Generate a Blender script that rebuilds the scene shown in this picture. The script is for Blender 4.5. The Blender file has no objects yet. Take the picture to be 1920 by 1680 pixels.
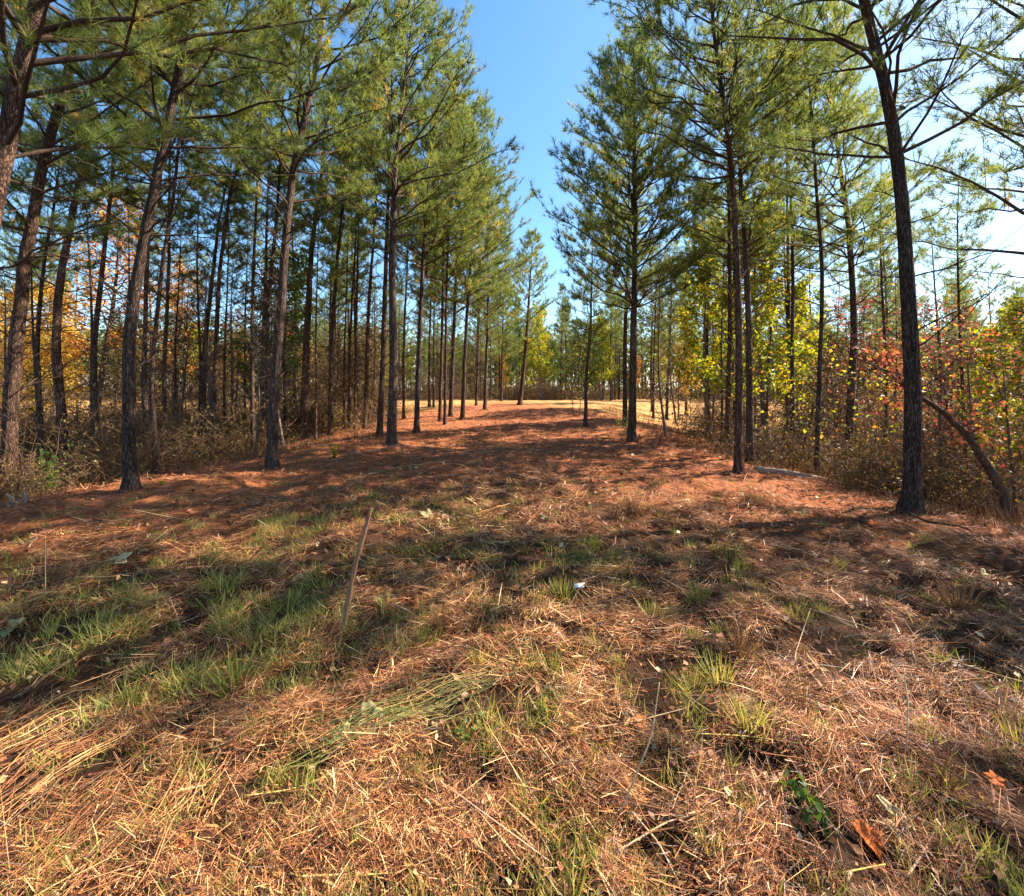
import bpy, math, random
import numpy as np

# ------------------------------------------------------------------ camera, sky, sun, exposure
scene = bpy.context.scene
col = scene.collection
rng = np.random.default_rng(11)
random.seed(11)
R = math.radians

F = 850.0            # focal length in photo pixels (photo is 1920 x 1680)
CX, HY = 960.0, 735.0
EYE = 1.6

cam_d = bpy.data.cameras.new("camera")
cam = bpy.data.objects.new("camera", cam_d)
col.objects.link(cam)
cam.location = (0, 0, EYE)
cam.rotation_euler = (R(90), 0, 0)
cam_d.sensor_width = 36.0
cam_d.lens = F / 1920.0 * 36.0
cam_d.shift_y = -(840.0 - HY) / 1920.0
cam_d.clip_start = 0.05
cam_d.clip_end = 3000
scene.camera = cam

SUN_AZ = 72.0        # degrees clockwise from the view direction (+Y)
SUN_EL = 42.0
world = bpy.data.worlds.new("World")
scene.world = world
world.use_nodes = True
wn = world.node_tree.nodes
wl = world.node_tree.links
bg = wn["Background"]
sky = wn.new("ShaderNodeTexSky")
sky.sky_type = 'NISHITA'
sky.sun_disc = False
sky.sun_elevation = R(SUN_EL)
sky.sun_rotation = R(SUN_AZ)
sky.air_density = 1.0
sky.dust_density = 0.6
sky.ozone_density = 2.2
hsv = wn.new("ShaderNodeHueSaturation"); hsv.inputs["Saturation"].default_value = 1.2; hsv.inputs["Hue"].default_value = 0.494
wl.new(sky.outputs[0], hsv.inputs["Color"]); wl.new(hsv.outputs[0], bg.inputs[0])
bg.inputs[1].default_value = 0.082

sun_d = bpy.data.lights.new("sun", 'SUN')
sun_d.energy = 5.0
sun_d.angle = R(0.5)
sun_d.color = (1.0, 0.89, 0.74)
sun = bpy.data.objects.new("sun", sun_d)
col.objects.link(sun)
sun.location = (40, 15, 40)
sx, sy = math.sin(R(SUN_AZ)), math.cos(R(SUN_AZ))
from mathutils import Vector
sv = Vector((sx * math.cos(R(SUN_EL)), sy * math.cos(R(SUN_EL)), math.sin(R(SUN_EL))))
sun.rotation_euler = sv.to_track_quat('Z', 'Y').to_euler()

scene.view_settings.view_transform = 'Standard'
scene.view_settings.look = 'None'
scene.view_settings.gamma = 1
scene.view_settings.exposure = 1.98
scene.cycles.max_bounces = 6
scene.cycles.diffuse_bounces = 3
scene.cycles.transmission_bounces = 4
scene.cycles.glossy_bounces = 2

# ------------------------------------------------------------------ terrain function
def sstep(a, b, t):
    t = np.clip((t - a) / (b - a), 0, 1)
    return t * t * (3 - 2 * t)

def vnoise(x, y, s, seed=0):
    """cheap smooth value noise, vectorised"""
    x = np.asarray(x, float) * s + seed * 17.13
    y = np.asarray(y, float) * s + seed * 9.71
    xi = np.floor(x); yi = np.floor(y)
    fx = x - xi; fy = y - yi
    fx = fx * fx * (3 - 2 * fx); fy = fy * fy * (3 - 2 * fy)
    def hsh(a, b):
        v = np.sin(a * 127.1 + b * 311.7 + seed * 74.7) * 43758.5453
        return v - np.floor(v)
    a = hsh(xi, yi); b = hsh(xi + 1, yi); c = hsh(xi, yi + 1); d = hsh(xi + 1, yi + 1)
    return (a * (1 - fx) + b * fx) * (1 - fy) + (c * (1 - fx) + d * fx) * fy

def edge_l(y):
    return np.interp(y, [0, 6, 10, 15, 20, 30], [7.2, 6.9, 5.6, 4.3, 4.2, 4.5])

def edge_r(y):
    return np.interp(y, [0, 5, 9, 15, 22, 30], [5.7, 5.5, 5.0, 4.2, 4.2, 5.5])

def H(x, y):
    x = np.asarray(x, float); y = np.asarray(y, float)
    rise = np.interp(y, [-50, 0, 9, 13, 18, 23, 29, 45, 65, 120, 400], [0, 0, 0, .10, .38, .70, .98, .78, .58, .4, .2])
    s = np.where(x < 0, np.maximum(0, -x - edge_l(y)), np.maximum(0, x - edge_r(y)))
    A = np.where(x < 0, 1.35, 1.8)
    fall = -A * (1 - np.exp(-s * s / (s + 1.2) / 6.0))
    fall = fall * (1 - sstep(26, 44, y)) 
    n = (vnoise(x, y, .55, 1) - .5) * .10 + (vnoise(x, y, 1.7, 2) - .5) * .05
    n = n + ((vnoise(x, y, 3.6, 3) - .5) * .075 + (vnoise(x, y, 8.0, 5) - .5) * .05) * (1 - sstep(8, 16, y))
    near = sstep(.0, 2.0, np.hypot(x, y))
    return rise + fall + n * near

def ground_hit(px, py):
    dx = (px - CX) / F; dz = -(py - HY) / F
    d = 0.8; prev = d
    while d < 150:
        if EYE + dz * d < float(H(dx * d, d)):
            lo, hi = prev, d
            for _ in range(20):
                m = (lo + hi) / 2
                if EYE + dz * m < float(H(dx * m, m)): hi = m
                else: lo = m
            return dx * hi, hi, float(H(dx * hi, hi))
        prev = d; d *= 1.02
    return dx * 60, 60.0, float(H(dx * 60, 60))

# ------------------------------------------------------------------ mesh helpers
def make_mesh(name, V, faces, tint=None, smooth=False, extra=None):
    """V (n,3); faces list of int arrays (m,k)"""
    me = bpy.data.meshes.new(name)
    V = np.ascontiguousarray(V, dtype=np.float32)
    me.vertices.add(len(V)); me.vertices.foreach_set("co", V.ravel())
    loops = np.concatenate([f.ravel() for f in faces]).astype(np.int32)
    sizes = np.concatenate([np.full(len(f), f.shape[1], np.int32) for f in faces])
    starts = np.concatenate([[0], np.cumsum(sizes)[:-1]]).astype(np.int32)
    me.loops.add(len(loops)); me.loops.foreach_set("vertex_index", loops)
    me.polygons.add(len(sizes)); me.polygons.foreach_set("loop_start", starts)
    if smooth: me.polygons.foreach_set("use_smooth", np.ones(len(sizes), bool))
    me.update(calc_edges=True)
    if tint is not None:
        a = me.attributes.new("tint", 'FLOAT', 'POINT')
        a.data.foreach_set("value", np.ascontiguousarray(tint, dtype=np.float32))
    for k, v in (extra or {}).items():
        a = me.attributes.new(k, 'FLOAT', 'POINT')
        a.data.foreach_set("value", np.ascontiguousarray(v, dtype=np.float32))
    return me

def link(name, me, mat, parent=None):
    o = bpy.data.objects.new(name, me)
    if mat is not None and not len(me.materials): me.materials.append(mat)
    col.objects.link(o)
    o.parent = parent
    return o

def tag(o, label=None, cat=None, group=None, kind=None):
    if label: o["label"] = label
    if cat: o["category"] = cat
    if group: o["group"] = group
    if kind: o["kind"] = kind
    return o

def thing(name, label, cat, loc=(0, 0, 0), rz=0.0, group=None):
    o = bpy.data.objects.new(name, None)
    o.empty_display_size = .2
    col.objects.link(o)
    o.location = loc; o.rotation_euler = (0, 0, rz)
    return tag(o, label, cat, group)

def dup(root, loc, rz, sc=1.0, label=None, group=None):
    r = root.copy(); col.objects.link(r)
    r.location = loc; r.rotation_euler = (0, 0, rz)
    r.scale = (sc, sc, sc) if not isinstance(sc, tuple) else sc
    if label: r["label"] = label
    if group: r["group"] = group
    for ch in root.children:
        c = ch.copy(); col.objects.link(c); c.parent = r
    return r

def norm(a):
    return a / np.maximum(np.linalg.norm(a, axis=-1, keepdims=True), 1e-9)

def tubes(P, Rr, m=5, jitter=0.0):
    """P (N,K,3), Rr (N,K) -> V, quads"""
    N, K, _ = P.shape
    T = np.empty_like(P)
    T[:, 1:-1] = P[:, 2:] - P[:, :-2]; T[:, 0] = P[:, 1] - P[:, 0]; T[:, -1] = P[:, -1] - P[:, -2]
    T = norm(T)
    ref = np.where(np.abs(T[:, :1, 2:3]) > .8, np.array([1., 0, 0]), np.array([0, 0, 1.]))
    n1 = norm(np.cross(T, np.broadcast_to(ref, T.shape)))
    n2 = np.cross(T, n1)
    a = np.arange(m) / m * 2 * np.pi
    rad = Rr[:, :, None] * np.ones(m)
    if jitter: rad = rad * (1 + rng.normal(0, jitter, rad.shape))
    V = P[:, :, None, :] + rad[..., None] * (np.cos(a)[None, None, :, None] * n1[:, :, None, :] + np.sin(a)[None, None, :, None] * n2[:, :, None, :])
    idx = np.arange(N * K * m).reshape(N, K, m)
    a0 = idx[:, :-1, :]; a1 = np.roll(a0, -1, 2); b0 = idx[:, 1:, :]; b1 = np.roll(b0, -1, 2)
    Q = np.stack([a0, a1, b1, b0], -1).reshape(-1, 4)
    return V.reshape(-1, 3), Q

def blades(C, D, L, W, tint, bend=0.0, up=None, extra=None):
    """flat strips: start C, unit direction D, length L, width W; 2 quads each, tapering; bend = sag (m) along 'up'"""
    N = len(C)
    side = rng.normal(size=(N, 3)); side[:, 2] *= .35
    side = norm(side - (side * D).sum(1, keepdims=True) * D)
    L = L[:, None]; W = np.broadcast_to(W, (N,))[:, None]
    mid = C + D * L * .5
    tip = C + D * L
    if up is not None:
        b = (np.asarray(bend) * np.ones(N))[:, None]
        mid = mid + up * b; 
    V = np.stack([C - side * W * .5, C + side * W * .5, mid + side * W * .45, mid - side * W * .45, tip + side * W * .12, tip - side * W * .12], 1).reshape(-1, 3)
    i = (np.arange(N) * 6)[:, None]
    Q = np.concatenate([i + np.array([0, 1, 2, 3]), i + np.array([3, 2, 4, 5])], 0)
    return V, Q, np.repeat(tint, 6)

def tri_needles(Pt, D, S, tint, M, w):
    """M needles per tuft as triangles radiating round D"""
    N = len(Pt)
    a = rng.normal(size=(N, M, 3))
    Dm = np.broadcast_to(D[:, None, :], (N, M, 3))
    perp = norm(a - (a * Dm).sum(-1, keepdims=True) * Dm)
    th = rng.uniform(.12, 1.25, (N, M, 1))
    nd = Dm * np.cos(th) + perp * np.sin(th)
    nd[..., 2] -= .06
    nd = norm(nd)
    st = Pt[:, None, :] - Dm * (rng.uniform(0, .8, (N, M, 1)) * S[:, None, None] * .7)
    ln = S[:, None, None] * rng.uniform(.7, 1.1, (N, M, 1))
    tip = st + nd * ln
    side = norm(np.cross(nd, rng.normal(size=(N, M, 3)))) * w * .5
    V = np.stack([st - side, st + side, tip], 2).reshape(-1, 3)
    T = np.arange(N * M * 3).reshape(-1, 3)
    tt = np.clip(np.repeat(tint, M) + rng.normal(0, .06, N * M), 0, 1)
    return V, T, np.repeat(tt, 3)

def leaves(C, S, tint, flat=.5):
    """small folded leaf quads (two triangles with a keel), random orientation"""
    N = len(C)
    n = rng.normal(size=(N, 3)); n[:, 2] += flat; n = norm(n)
    u = norm(np.cross(n, rng.normal(size=(N, 3)))); v = np.cross(n, u)
    S = S[:, None]
    p0 = C - u * S * .55; p2 = C + u * S * .6
    p1 = C + v * S * .42 + n * S * .12 + u * S * .05; p3 = C - v * S * .42 + n * S * .12 + u * S * .05
    V = np.stack([p0, p1, p2, p3], 1).reshape(-1, 3)
    i = (np.arange(N) * 4)[:, None]
    T = np.concatenate([i + np.array([0, 1, 2]), i + np.array([0, 2, 3])], 0)
    return V, T, np.repeat(tint, 4)

class Bag:
    def __init__(s): s.V = []; s.F = []; s.T = []; s.n = 0
    def add(s, V, Fc, T=None):
        s.V.append(V); s.F.append(Fc + s.n); s.n += len(V)
        s.T.append(T if T is not None else np.full(len(V), .5))
    def mesh(s, name, smooth=False):
        by = {}
        for f in s.F: by.setdefault(f.shape[1], []).append(f)
        return make_mesh(name, np.concatenate(s.V), [np.concatenate(v) for v in by.values()], np.concatenate(s.T), smooth)

# ------------------------------------------------------------------ materials
def new_mat(name):
    m = bpy.data.materials.new(name); m.use_nodes = True
    nt = m.node_tree; nt.nodes.clear()
    out = nt.nodes.new("ShaderNodeOutputMaterial")
    return m, nt, out

def ramp(nt, fac, stops):
    r = nt.nodes.new("ShaderNodeValToRGB")
    while len(r.color_ramp.elements) < len(stops): r.color_ramp.elements.new(.5)
    for e, (p, c) in zip(r.color_ramp.elements, stops):
        e.position = p; e.color = (*c, 1)
    nt.links.new(fac, r.inputs[0])
    return r.outputs[0]

def foliage_mat(name, stops, trans=.4, rough=.55, spec=.25, tcol=(1.25, 1.15, .55)):
    m, nt, out = new_mat(name)
    at = nt.nodes.new("ShaderNodeAttribute"); at.attribute_name = "tint"
    c = ramp(nt, at.outputs["Fac"], stops)
    p = nt.nodes.new("ShaderNodeBsdfPrincipled")
    p.inputs["Roughness"].default_value = rough
    p.inputs["Specular IOR Level"].default_value = spec
    nt.links.new(c, p.inputs["Base Color"])
    t = nt.nodes.new("ShaderNodeBsdfTranslucent")
    mx = nt.nodes.new("ShaderNodeMix"); mx.data_type = 'RGBA'; mx.blend_type = 'MULTIPLY'
    mx.inputs[0].default_value = 1.0; mx.clamp_result = True
    nt.links.new(c, mx.inputs[6]); mx.inputs[7].default_value = (*tcol, 1)
    nt.links.new(mx.outputs[2], t.inputs[0])
    ms = nt.nodes.new("ShaderNodeMixShader"); ms.inputs[0].default_value = trans
    nt.links.new(p.outputs[0], ms.inputs[1]); nt.links.new(t.outputs[0], ms.inputs[2])
    nt.links.new(ms.outputs[0], out.inputs[0])
    return m

def bark_mat(name, dark, mid, light, sc=1.0, bump=.02):
    m, nt, out = new_mat(name)
    tc = nt.nodes.new("ShaderNodeTexCoord")
    mp = nt.nodes.new("ShaderNodeMapping"); mp.inputs[3].default_value = (1, 1, .15)
    nt.links.new(tc.outputs["Object"], mp.inputs[0])
    vo = nt.nodes.new("ShaderNodeTexVoronoi"); vo.inputs["Scale"].default_value = 26 * sc
    vo.feature = 'DISTANCE_TO_EDGE'
    no = nt.nodes.new("ShaderNodeTexNoise"); no.inputs["Scale"].default_value = 14 * sc; no.inputs["Detail"].default_value = 6
    mp2 = nt.nodes.new("ShaderNodeMix"); mp2.data_type = 'RGBA'; mp2.blend_type = 'LINEAR_LIGHT'; mp2.inputs[0].default_value = .16
    nt.links.new(mp.outputs[0], mp2.inputs[6]); nt.links.new(no.outputs["Color"], mp2.inputs[7])
    nt.links.new(mp.outputs[0], no.inputs["Vector"]); nt.links.new(mp2.outputs[2], vo.inputs["Vector"])
    mr = nt.nodes.new("ShaderNodeMapRange"); mr.inputs[1].default_value = 0; mr.inputs[2].default_value = .28
    nt.links.new(vo.outputs["Distance"], mr.inputs[0])
    ad = nt.nodes.new("ShaderNodeMath"); ad.operation = 'MULTIPLY_ADD'; ad.inputs[1].default_value = .55
    nt.links.new(mr.outputs[0], ad.inputs[0]); 
    m2 = nt.nodes.new("ShaderNodeMath"); m2.operation = 'MULTIPLY'; m2.inputs[1].default_value = .55
    nt.links.new(no.outputs["Fac"], m2.inputs[0]); nt.links.new(m2.outputs[0], ad.inputs[2])
    c = ramp(nt, ad.outputs[0], [(.22, dark), (.5, mid), (.85, light)])
    big = nt.nodes.new("ShaderNodeTexNoise"); big.inputs["Scale"].default_value = 1.6; big.inputs["Detail"].default_value = 3
    nt.links.new(tc.outputs["Object"], big.inputs["Vector"])
    tn = ramp(nt, big.outputs["Fac"], [(.3, (.72, .66, .62)), (.7, (1.15, 1.1, 1.1))])
    mx = nt.nodes.new("ShaderNodeMix"); mx.data_type = 'RGBA'; mx.blend_type = 'MULTIPLY'; mx.inputs[0].default_value = 1
    nt.links.new(c, mx.inputs[6]); nt.links.new(tn, mx.inputs[7])
    p = nt.nodes.new("ShaderNodeBsdfPrincipled"); p.inputs["Roughness"].default_value = .9
    p.inputs["Specular IOR Level"].default_value = .15
    oi = nt.nodes.new("ShaderNodeObjectInfo")
    vr = ramp(nt, oi.outputs["Random"], [(0, (.72, .70, .70)), (.35, (1.15, .95, .82)), (.7, (.95, .95, 1.0)), (1, (1.35, 1.22, 1.12))])
    mo = nt.nodes.new("ShaderNodeMix"); mo.data_type = 'RGBA'; mo.blend_type = 'MULTIPLY'; mo.inputs[0].default_value = 1
    nt.links.new(mx.outputs[2], mo.inputs[6]); nt.links.new(vr, mo.inputs[7])
    nt.links.new(mo.outputs[2], p.inputs["Base Color"])
    b = nt.nodes.new("ShaderNodeBump"); b.inputs["Strength"].default_value = .9; b.inputs["Distance"].default_value = bump
    nt.links.new(ad.outputs[0], b.inputs["Height"]); nt.links.new(b.outputs[0], p.inputs["Normal"])
    nt.links.new(p.outputs[0], out.inputs[0])
    return m

M_bark = bark_mat("pine_bark", (.013, .009, .007), (.065, .044, .034), (.185, .135, .108))
M_limb = bark_mat("pine_limb_bark", (.022, .015, .012), (.07, .05, .038), (.15, .11, .085), 1.6, .006)
M_hard = bark_mat("hardwood_bark", (.05, .042, .035), (.14, .12, .10), (.27, .24, .21), 1.2, .008)
M_twig = bark_mat("dry_stem", (.05, .032, .02), (.13, .085, .05), (.27, .19, .12), 1.5, .003)
M_need = foliage_mat("pine_needles", [(0, (.055, .095, .045)), (.42, (.125, .175, .055)), (.68, (.26, .275, .075)), (.88, (.42, .33, .08)), (1, (.48, .26, .07))], .55, tcol=(1.3, 1.22, .68))
M_leaf_y = foliage_mat("yellow_green_leaves", [(0, (.10, .16, .02)), (.4, (.25, .30, .02)), (.75, (.50, .42, .03)), (1, (.55, .22, .03))], .55)
M_leaf_o = foliage_mat("orange_leaves", [(0, (.22, .09, .04)), (.4, (.50, .22, .06)), (.75, (.62, .38, .07)), (1, (.60, .52, .08))], .5, tcol=(1.3, .95, .6))
M_leaf_r = foliage_mat("red_leaves", [(0, (.09, .035, .035)), (.35, (.24, .075, .06)), (.65, (.42, .17, .07)), (.9, (.40, .34, .06)), (1, (.2, .25, .05))], .45, tcol=(1.3, .8, .7))
M_leaf_b = foliage_mat("dry_brown_leaves", [(0, (.04, .035, .014)), (.4, (.10, .08, .028)), (.75, (.20, .10, .04)), (1, (.32, .30, .05))], .4, tcol=(1.2, 1, .6))
M_leaf_g = foliage_mat("dark_green_leaves", [(0, (.02, .05, .015)), (.5, (.06, .11, .02)), (1, (.22, .24, .03))], .45)
M_straw = foliage_mat("mown_straw", [(0, (.03, .016, .01)), (.25, (.10, .034, .013)), (.5, (.35, .135, .05)), (.75, (.62, .30, .105)), (1, (.86, .58, .27))], .2, rough=.5, spec=.4, tcol=(1.1, .9, .6))
M_pinestraw = foliage_mat("pine_straw", [(0, (.06, .022, .012)), (.4, (.30, .10, .04)), (.75, (.52, .20, .085)), (1, (.62, .36, .18))], .15, rough=.6, spec=.3, tcol=(1.1, .8, .5))
M_grass = foliage_mat("green_grass", [(0, (.07, .09, .02)), (.4, (.17, .20, .035)), (.7, (.32, .32, .07)), (1, (.58, .45, .18))], .4)
M_weed = foliage_mat("dry_weeds", [(0, (.05, .03, .014)), (.5, (.16, .085, .035)), (1, (.32, .20, .09))], .3, tcol=(1.1, .9, .6))

def ground_mat():
    m, nt, out = new_mat("forest_floor")
    L = nt.links.new
    tc = nt.nodes.new("ShaderNodeTexCoord")
    def noise(sc, det=6, rough=.6, rot=0, scl=(1, 1, 1)):
        mp = nt.nodes.new("ShaderNodeMapping"); mp.inputs[2].default_value = (0, 0, rot); mp.inputs[3].default_value = scl
        L(tc.outputs["Object"], mp.inputs[0])
        n = nt.nodes.new("ShaderNodeTexNoise"); n.inputs["Scale"].default_value = sc; n.inputs["Detail"].default_value = det
        n.inputs["Roughness"].default_value = rough
        L(mp.outputs[0], n.inputs["Vector"]); return n.outputs["Fac"]
    fib1 = noise(60, 5, .7, .5, (1, .12, 1)); fib2 = noise(55, 5, .7, -.7, (1, .12, 1)); fib3 = noise(60, 5, .7, 1.5, (1, .14, 1))
    mxn = nt.nodes.new("ShaderNodeMath"); mxn.operation = 'MAXIMUM'; L(fib1, mxn.inputs[0]); L(fib2, mxn.inputs[1])
    mx3 = nt.nodes.new("ShaderNodeMath"); mx3.operation = 'MAXIMUM'; L(mxn.outputs[0], mx3.inputs[0]); L(fib3, mx3.inputs[1])
    c_or = ramp(nt, mx3.outputs[0], [(.42, (.05, .018, .009)), (.56, (.28, .095, .038)), (.72, (.52, .21, .09))])
    c_tan = ramp(nt, mx3.outputs[0], [(.42, (.012, .007, .004)), (.56, (.06, .032, .015)), (.72, (.24, .13, .055))])
    at = nt.nodes.new("ShaderNodeAttribute"); at.attribute_name = "zone"
    b1 = noise(.9, 4); 
    ad = nt.nodes.new("ShaderNodeMath"); ad.operation = 'ADD'; L(at.outputs["Fac"], ad.inputs[0]); L(b1, ad.inputs[1])
    mr = nt.nodes.new("ShaderNodeMapRange"); mr.inputs[1].default_value = .75; mr.inputs[2].default_value = 1.25; L(ad.outputs[0], mr.inputs[0])
    mix = nt.nodes.new("ShaderNodeMix"); mix.data_type = 'RGBA'; L(mr.outputs[0], mix.inputs[0]); L(c_or, mix.inputs[6]); L(c_tan, mix.inputs[7])
    # golden field grass beyond the crest
    af = nt.nodes.new("ShaderNodeAttribute"); af.attribute_name = "field"
    mf = nt.nodes.new("ShaderNodeMix"); mf.data_type = 'RGBA'; L(af.outputs["Fac"], mf.inputs[0]); L(mix.outputs[2], mf.inputs[6])
    c_f = ramp(nt, noise(1.3, 6), [(.35, (.22, .095, .03)), (.5, (.36, .19, .065)), (.65, (.46, .27, .10))]); L(c_f, mf.inputs[7])
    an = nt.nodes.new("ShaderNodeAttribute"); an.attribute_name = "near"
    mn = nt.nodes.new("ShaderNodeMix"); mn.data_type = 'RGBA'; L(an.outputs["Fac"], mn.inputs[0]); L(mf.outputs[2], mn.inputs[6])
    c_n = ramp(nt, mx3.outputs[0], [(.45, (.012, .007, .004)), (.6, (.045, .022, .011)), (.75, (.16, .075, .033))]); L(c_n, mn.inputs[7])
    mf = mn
    # soil patches showing through
    so = noise(3.0, 5)
    sm = nt.nodes.new("ShaderNodeMapRange"); sm.inputs[1].default_value = .58; sm.inputs[2].default_value = .74; L(so, sm.inputs[0])
    ms = nt.nodes.new("ShaderNodeMix"); ms.data_type = 'RGBA'; L(sm.outputs[0], ms.inputs[0]); L(mf.outputs[2], ms.inputs[6]); ms.inputs[7].default_value = (.06, .035, .02, 1)
    p = nt.nodes.new("ShaderNodeBsdfPrincipled"); p.inputs["Roughness"].default_value = .95; p.inputs["Specular IOR Level"].default_value = .1
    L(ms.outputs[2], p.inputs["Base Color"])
    b = nt.nodes.new("ShaderNodeBump"); b.inputs["Strength"].default_value = 1; b.inputs["Distance"].default_value = .03
    L(mx3.outputs[0], b.inputs["Height"]); L(b.outputs[0], p.inputs["Normal"]); L(p.outputs[0], out.inputs[0])
    return m
M_ground = ground_mat()

# ------------------------------------------------------------------ ground sheet
def build_ground():
    u = np.linspace(-1, 1, 620); xs = np.sign(u) * (np.abs(u) * 9 + 700 * np.abs(u) ** 7)
    v = np.linspace(0, 1, 720); ys = -12 + v * 30 + 900 * v ** 7
    X, Y = np.meshgrid(xs, ys)
    Z = H(X, Y)
    V = np.stack([X, Y, Z], -1).reshape(-1, 3)
    n, m = X.shape
    i = np.arange(n * m).reshape(n, m)
    Q = np.stack([i[:-1, :-1], i[:-1, 1:], i[1:, 1:], i[1:, :-1]], -1).reshape(-1, 4)
    zone = np.clip(.75 - np.abs(X + .2) / 9 - np.clip((Y - 6) / 12, 0, .75), 0, 1)
    field = sstep(17, 23, Y - 9 * np.exp(-((X + .3) / 3.9) ** 2))
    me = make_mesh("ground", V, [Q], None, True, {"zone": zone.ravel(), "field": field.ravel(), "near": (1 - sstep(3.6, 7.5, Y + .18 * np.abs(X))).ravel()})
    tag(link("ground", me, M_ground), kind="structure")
build_ground()

# ------------------------------------------------------------------ pines
def pine_parts(Ht, r0, line, zc, Lmax, sides=12, M=15, nw=.013, ns_mul=1.0, S=(.17, .24), lean_side=0.0, dead=1.0, yellow=0.0, spacing=.5, seed=0, twk=1.0):
    """line: function z -> (x,y) offset of the trunk's centreline"""
    global rng
    rng = np.random.default_rng(seed + 100)
    K = 34
    zz = np.concatenate([[-.15, -.02, .06, .15, .3], np.linspace(.55, Ht, K - 5)])
    cen = np.array([[*line(max(z, 0)), z] for z in zz])
    cen[:, :2] += rng.normal(0, r0 * .05, (K, 2))
    t = np.clip(zz / Ht, 0, 1)
    rad = r0 * ((1 - t) ** .75 * .93 + .02) + r0 * .60 * np.exp(-np.maximum(zz, 0) / .16)
    V, Q = tubes(cen[None], rad[None], sides, .035)
    trunk = make_mesh("trunk", V, [Q], None, True)
    # whorls
    z = 1.3 + rng.uniform(0, .5)
    wood = []; wr = []; tw = []; twr = []
    tp = []; td = []; tt = []; ts = []
    K2 = 7; s = np.linspace(0, 1, K2)
    while z < Ht - .15:
        tt_ = (z - zc) / (Ht - zc)
        live = tt_ > rng.uniform(-.08, .06)
        nb = rng.integers(3, 6) if live else rng.integers(2, 6)
        a0 = rng.uniform(0, 2 * np.pi)
        for k in range(nb):
            az = a0 + k * 2 * np.pi / nb + rng.normal(0, .3)
            zb = z + rng.normal(0, .06)
            if not live and rng.random() > .72 * dead: continue
            bx, by = line(zb)
            rt = r0 * (1 - zb / Ht) ** .75
            if live:
                q = np.clip(tt_, 0, 1)
                shp = (1 - q) ** .72 * (.72 + .9 * q) if q < .3 else (1 - q) ** .72 * 1.0
                L = Lmax * shp * rng.uniform(.62, 1.12) + .25
                L *= 1 + lean_side * math.cos(az)
                el = R(rng.uniform(8, 32) + 30 * q)
            else:
                L = rng.uniform(.25, 1.0) * min(1.9, .5 + z * .28)
                if rng.random() < .15: L *= 1.5
                el = R(rng.uniform(5, 42))
            dh = np.array([math.cos(az), math.sin(az)])
            curve = rng.uniform(-.05, .22) * L if live else rng.uniform(-.1, .15) * L
            P = np.zeros((K2, 3))
            P[:, :2] = np.array([bx, by]) + dh[None] * (L * math.cos(el) * s)[:, None]
            P[:, 2] = zb + L * math.sin(el) * s + curve * s ** 2
            lat = np.array([-dh[1], dh[0]])
            P[:, :2] += lat[None] * (rng.normal(0, .07) * L * np.sin(s * np.pi * rng.uniform(.7, 1.8)))[:, None]
            P[1:] += rng.normal(0, .012 * L, (K2 - 1, 3))
            rb = (.009 + .0075 * L) if live else (.007 + .006 * L)
            rb = min(rb, rt * .5)
            wood.append(P); wr.append(rb * (1 - s * .8))
            # side twigs
            ns = int((3 + L * 4.2) * ns_mul) if live else int(rng.integers(2, 7))
            for j in range(ns):
                u = rng.uniform(.28, .98) if live else rng.uniform(.2, .9)
                i0 = min(int(u * (K2 - 1)), K2 - 2); fr = u * (K2 - 1) - i0
                p = P[i0] * (1 - fr) + P[i0 + 1] * fr
                bd = norm(P[i0 + 1] - P[i0])
                sgn = 1 if rng.random() < .5 else -1
                ang = rng.uniform(.45, 1.05)
                latv = np.array([lat[0], lat[1], 0]) * sgn
                d = norm(bd * math.cos(ang) + latv * math.sin(ang) + np.array([0, 0, rng.uniform(-.15, .5)]))
                l = (rng.uniform(.22, .62) * (1.15 - .5 * u) * (0.6 + .3 * L) if live else rng.uniform(.12, .45)) * twk
                l = min(l, 1.0)
                q3 = np.linspace(0, 1, 4)[:, None]
                T = p + d * l * q3 + np.array([0, 0, (.14 if live else rng.uniform(-.2, .1)) * l]) * q3 ** 2
                tw.append(T); twr.append(np.array([.0055, .0045, .0035, .002]) if live else np.array([.005, .004, .003, .0015]))
                if live:
                    base_t = .26 + .32 * rng.random() + (.45 * rng.random() if rng.random() < .10 + yellow else 0)
                    td_ = norm(T[3] - T[2] + np.array([0, 0, .25 * l]))
                    tp.append(T[3]); td.append(td_); tt.append(base_t); ts.append(rng.uniform(*S))
                    if l > .22:
                        tp.append(T[2]); td.append(norm(td_ + rng.normal(0, .45, 3))); tt.append(base_t + .05); ts.append(rng.uniform(*S) * .9)
                    if l > .4:
                        tp.append(T[1]); td.append(norm(td_ + rng.normal(0, .6, 3))); tt.append(base_t + .1); ts.append(rng.uniform(*S) * .85)
                        tp.append((T[1] + T[2]) / 2 + rng.normal(0, .06, 3)); td.append(norm(td_ + rng.normal(0, .7, 3))); tt.append(base_t); ts.append(rng.uniform(*S) * .85)
            if live:
                tp.append(P[-1]); td.append(norm(P[-1] - P[-2] + np.array([0, 0, .1 * L]))); tt.append(.5); ts.append(rng.uniform(*S))
                tp.append((P[-1] + P[-2]) / 2); td.append(norm(P[-1] - P[-2] + rng.normal(0, .2 * L, 3))); tt.append(.45); ts.append(rng.uniform(*S))
        z += spacing * rng.uniform(.6, 1.3) * (1 - .35 * max(0, tt_))
    tp.append(cen[-1]); td.append(np.array([0, 0, 1.])); tt.append(.6); ts.append(S[1])
    b = Bag()
    V, Q = tubes(np.array(wood), np.array(wr), 5); b.add(V, Q)
    V, Q = tubes(np.array(tw), np.array(twr) * 1.15, 3); b.add(V, Q)
    limbs = b.mesh("limbs", True)
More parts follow.
